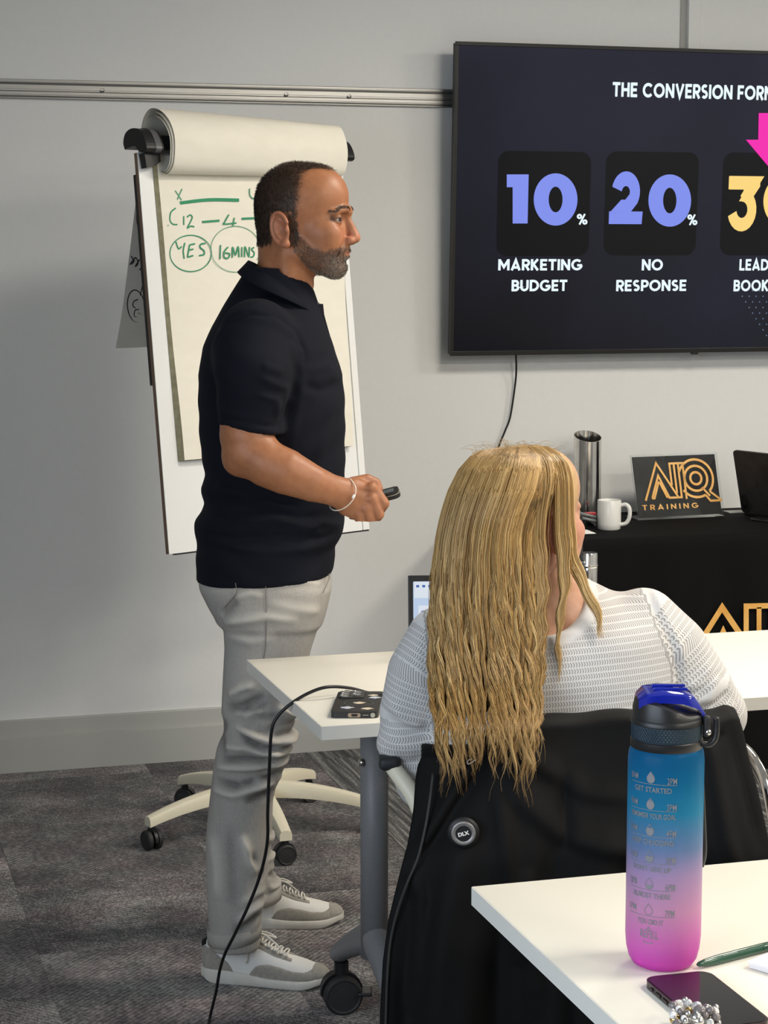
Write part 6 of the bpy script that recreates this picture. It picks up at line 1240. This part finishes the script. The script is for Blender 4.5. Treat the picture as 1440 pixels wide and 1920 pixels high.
MB().box(hx - ed_ * .015 + ex * -.001 + np.array((0, 0, zt0 - .008)), (.008, .010, .024), .003, RL.to_3x3()).build('latch', M_blackm, bt); MB().lathe([(.0001, .0022), (.0026, .002), (.0034, .001), (.0036, -.002)], hx - ed_ * .020 + np.array((0, 0, zt0 - .014)), 16, RL @ Matrix.Rotation(pi / 2, 4, 'X')).build('latch_pin', M_chrome, bt, True)
MB().tube(smooth_path([BC + ex * .036 + ed_ * .022 + np.array((0, 0, z_sh + .012)), BC + ex * .043 + ed_ * .030 + np.array((0, 0, z_sh - .04)), BC + ex * .0475 + ed_ * .03 + np.array((0, 0, z_sh - .105)), BC + ex * .0485 + ed_ * .028 + np.array((0, 0, z_sh - .135)), BC + ex * .046 + ed_ * .030 + np.array((0, 0, z_sh - .152))], 8), .0042, 10).build('hand_strap', M_black, bt, True)
M_prt = mat('grey_bottle_print', (.20, .205, .22), .5); MID = radians(-29)
def cyl(ang, z, lift=.0004): r0 = bR + lift; return BC + ex * (r0 * sin(ang)) - ed_ * (r0 * cos(ang)) + np.array((0, 0, z))
def btext(s, a0, a1, y0, y1, off=.01):
    z0, z1 = zy(y1), zy(y0); lettering(s, None, None, None, a1 - a0, z1 - z0, M_prt, bt, 'printed_words', off, bend=lambda q: np.array([cyl(a0 + p[0], z0 + p[1]) for p in q]))
def bline(pts, wd, name='printed_mark'):
    mb = MB().stroke(pts, wd / bR, (0, 0, 0), (1, 0, 0), (0, 1, 0), 0); mb.v = [tuple(cyl(p[0], zm + p[1] * bR)) for p in mb.v]; mb.build(name, M_prt, bt)
for k, yc in enumerate((1458, 1507, 1556, 1606, 1656, 1705)):
    zm = zy(yc + 11.5); bline([(MID - .66 + 1.32 * i / 16, 0) for i in range(17)], .0006)
    ddrop = [(0, .30)] + [(.105 * sin(a) * (1 if a < 2.6 else 1), .115 - .115 * cos(a)) for a in np.linspace(2.35, .0, 8)] + [(-.105 * sin(a), .115 - .115 * cos(a)) for a in np.linspace(.0, 2.35, 8)[1:]]
    ddrop = [(p[0] + MID - .03, p[1] + .03) for p in ddrop]; lvl = (1.0, .85, .7, .52, .33, 0)[k]
    bline(ddrop + [ddrop[0]], .0007)
    if lvl:
        fill = [(x, min(y, .03 + .30 * lvl)) for x, y in ddrop]; m_ = MB(); m_.add([cyl(x, zm + y * bR, .0005) for x, y in fill], [tuple(range(len(fill)))]); m_.build('printed_mark', M_prt, bt)
    btext(('2PM', '3PM', '4PM', '5PM', '6PM', '7PM')[k], radians(-6), radians(8.5), yc - 2, yc + 10, .004); btext(('8AM', '9AM', '10AM', '11AM', '12PM', '1PM')[k], radians(-68), radians(-53), yc - 6, yc + 6, .004)
    wds, hw_ = (('GET STARTED', 30), ('REMEMBER YOUR GOAL', 37), ('KEEP CHUGGING', 34), ("DON'T GIVE UP", 31), ('ALMOST THERE', 31), ('YOU DID IT', 21))[k]; btext(wds, MID - radians(hw_), MID + radians(hw_), yc + 17, yc + 27, .016)
zm = zy(1744); bline([(MID - .07 - .03, -.01), (MID - .03, .10), (MID + .07 - .03, -.01)], .0010); btext('REFILL', MID - radians(15), MID + radians(14), 1743, 1758, .004); zm = zy(1763); bline([(MID - .03 + .17 * sin(a), -.12 * cos(a) + .05) for a in np.linspace(-1, 1, 10)], .0009)

# ------------------------------------------------------------------ pen, notebook, phone and bracelet on the near desk
NZ = .73; p0, p1 = onz(1307, 1818, NZ) + (0, 0, .0056), onz(1440, 1783, NZ) + (0, 0, .0056); pdv = (p1 - p0) / np.linalg.norm(p1 - p0); M_pen = mat('dark_green_pen', (.010, .065, .035), .25, coat=.4)
pn_ = thing('ballpoint_pen', p0, 'dark green ballpoint pen lying beside the water bottle', 'pen'); MB().tube([p0, p0 + pdv * .003, p0 + pdv * .012, p0 + pdv * .030, p0 + pdv * .10, p0 + pdv * .135], [.0014, .0030, .0044, .0054, .0055, .0050], 18).build('barrel', M_pen, pn_, True); MB().tube([p0 + pdv * .135, p0 + pdv * .147], [.0028, .0026], 14).build('push_button', M_chrome, pn_, True)
sd_ = np.cross(pdv, (0, 0, 1)); MB().box(p0 + pdv * .115 + sd_ * .0055 + np.array((0, 0, .002)), (.035, .0018, .003), .0006, Matrix((pdv, sd_, (0, 0, 1))).transposed()).build('clip', M_pen, pn_)
pm_ = MB(); pv_ = -sd_ * .7 + np.array((0, 0, .7)); po_ = p0 + pdv * .036 + sd_ * .0032 + np.array((0, 0, .0030))
for k in range(14): pm_.flat([(.0016 * k, 0), (.0016 * k + .0010, 0), (.0016 * k + .0010, .0013 + .0004 * (k % 3 == 0)), (.0016 * k, .0013)], po_, pdv, pv_, .0018)
tag(pm_.build('worn_print', mat('pale_pen_print', (.30, .36, .33), .5), pn_), kind='stuff')
q0 = onz(1405, 1816, NZ); pb = thing('notebook', q0 + (.1, -.06, 0), 'white notebook corner poking in at the right edge of the near desk', 'notebook'); qa = onz(1440, 1801, NZ) - q0; qa /= np.linalg.norm(qa); qb = onz(1440, 1832, NZ) - q0; qb /= np.linalg.norm(qb)
MB().prism([(0, 0), (.20, 0), (.20, .15), (.0, .15)][:0] or [(0, 0), (.21, 0)] + [(.21, .15), (0, .15)], q0 + (0, 0, .001), qa, np.array((qa[1], -qa[0], 0)), .006, (0, 0, 1)).build('page_block', mat('white_pages', (.80, .80, .80), .7), pb)
MB().prism([(-.002, -.002), (.212, -.002), (.212, .152), (-.002, .152)], q0 + (0, 0, .0072), qa, np.array((qa[1], -qa[0], 0)), .0012, (0, 0, 1)).build('cover', mat('white_cover', (.78, .79, .82), .5), pb)
f0 = np.array((.868, 1.806, NZ)); iw, il, it = .079, .158, .0095; ip = thing('smartphone', f0, 'dark smartphone lying screen up under a beaded bracelet on the near desk', 'phone')
M_frame = mat('dark_phone_frame', (.035, .022, .024), .3, .5); edge_split(MB().prism(rrect(0, 0, iw, il, .015), f0 + (0, 0, .0008), (1, 0, 0), (0, 1, 0), it - .0012, (0, 0, 1)).build('case', M_frame, ip), 30)
MB().prism(rrect(.0025, .0025, iw - .0025, il - .0025, .0135), f0 + (0, 0, it - .0006), (1, 0, 0), (0, 1, 0), .0008, (0, 0, 1)).build('screen', mat('black_phone_glass', (.006, .004, .005), .06, spec=.6, coat=.3), ip); MB().prism(rrect(.034, il - .006, .045, il - .0045, .0007), f0 + (0, 0, it + .0002), (1, 0, 0), (0, 1, 0), .0002, (0, 0, 1)).build('earpiece', M_blackm, ip)
for y0_, y1_ in ((.128, .134), (.108, .120), (.090, .102)): MB().box(f0 + (-.0006, (y0_ + y1_) / 2, it / 2), (.0016, y1_ - y0_, .003), .0007).build('side_button', M_frame, ip)
M_bead = [mat('clear_glass_bead', (.85, .87, .88), .05, trans=.7, ior=1.5), mat('silver_bead', (.62, .61, .58), .2, 1), mat('milky_bead', (.72, .70, .68), .2, coat=.5), mat('gold_bead', (.62, .42, .16), .25, 1), mat('smoky_bead', (.16, .14, .14), .15, coat=.6)]
bz = NZ + it + .0006; B0 = onz(1303, 1922, bz); bb = thing('beaded_bracelet', B0, 'beaded bracelet of clear and silver beads heaped on the dark phone', 'bracelet'); q = np.random.default_rng(12); placed = []
for k in range(44):
    for _ in range(60):
        r0 = q.choice([.0034, .0042, .0050, .0060, .0078], p=[.25, .28, .22, .17, .08]) if k else .0085; a = q.uniform(0, 2 * pi); rr_ = q.uniform(.004, .030); c = B0 + np.array((rr_ * cos(a) * .82, rr_ * sin(a), r0)) if k else onz(1274, 1890, bz + .008)
        z0 = r0
        for pc, pr_ in placed:
            dh = np.hypot(*(c[:2] - pc[:2]));
            if dh < (pr_ + r0) * .98: z0 = max(z0, pc[2] - bz + math.sqrt(max(((pr_ + r0) * .98) ** 2 - dh ** 2, 0)))
        if z0 < .016: break
    c = np.array((c[0], c[1], bz + min(z0, .017))); placed.append((c, r0)); m_ = M_bead[2 if not k else q.choice(5, p=[.34, .34, .12, .08, .12])]
    b = MB().lathe([(.0006, r0 * .92), (r0 * .55, r0 * .86), (r0 * .9, r0 * .42), (r0, 0), (r0 * .9, -r0 * .42), (r0 * .55, -r0 * .86), (.0006, -r0 * .92)], c, 14, Matrix.Rotation(q.uniform(0, 3), 4, 'X') @ Matrix.Rotation(q.uniform(0, 3), 4, 'Z')).build('bead', m_, bb, True)
MB().tube(smooth_path([p[0] for p in placed[:9]], 4), .0006, 5).build('bead_string', mat('clear_string', (.5, .5, .5), .4), bb)
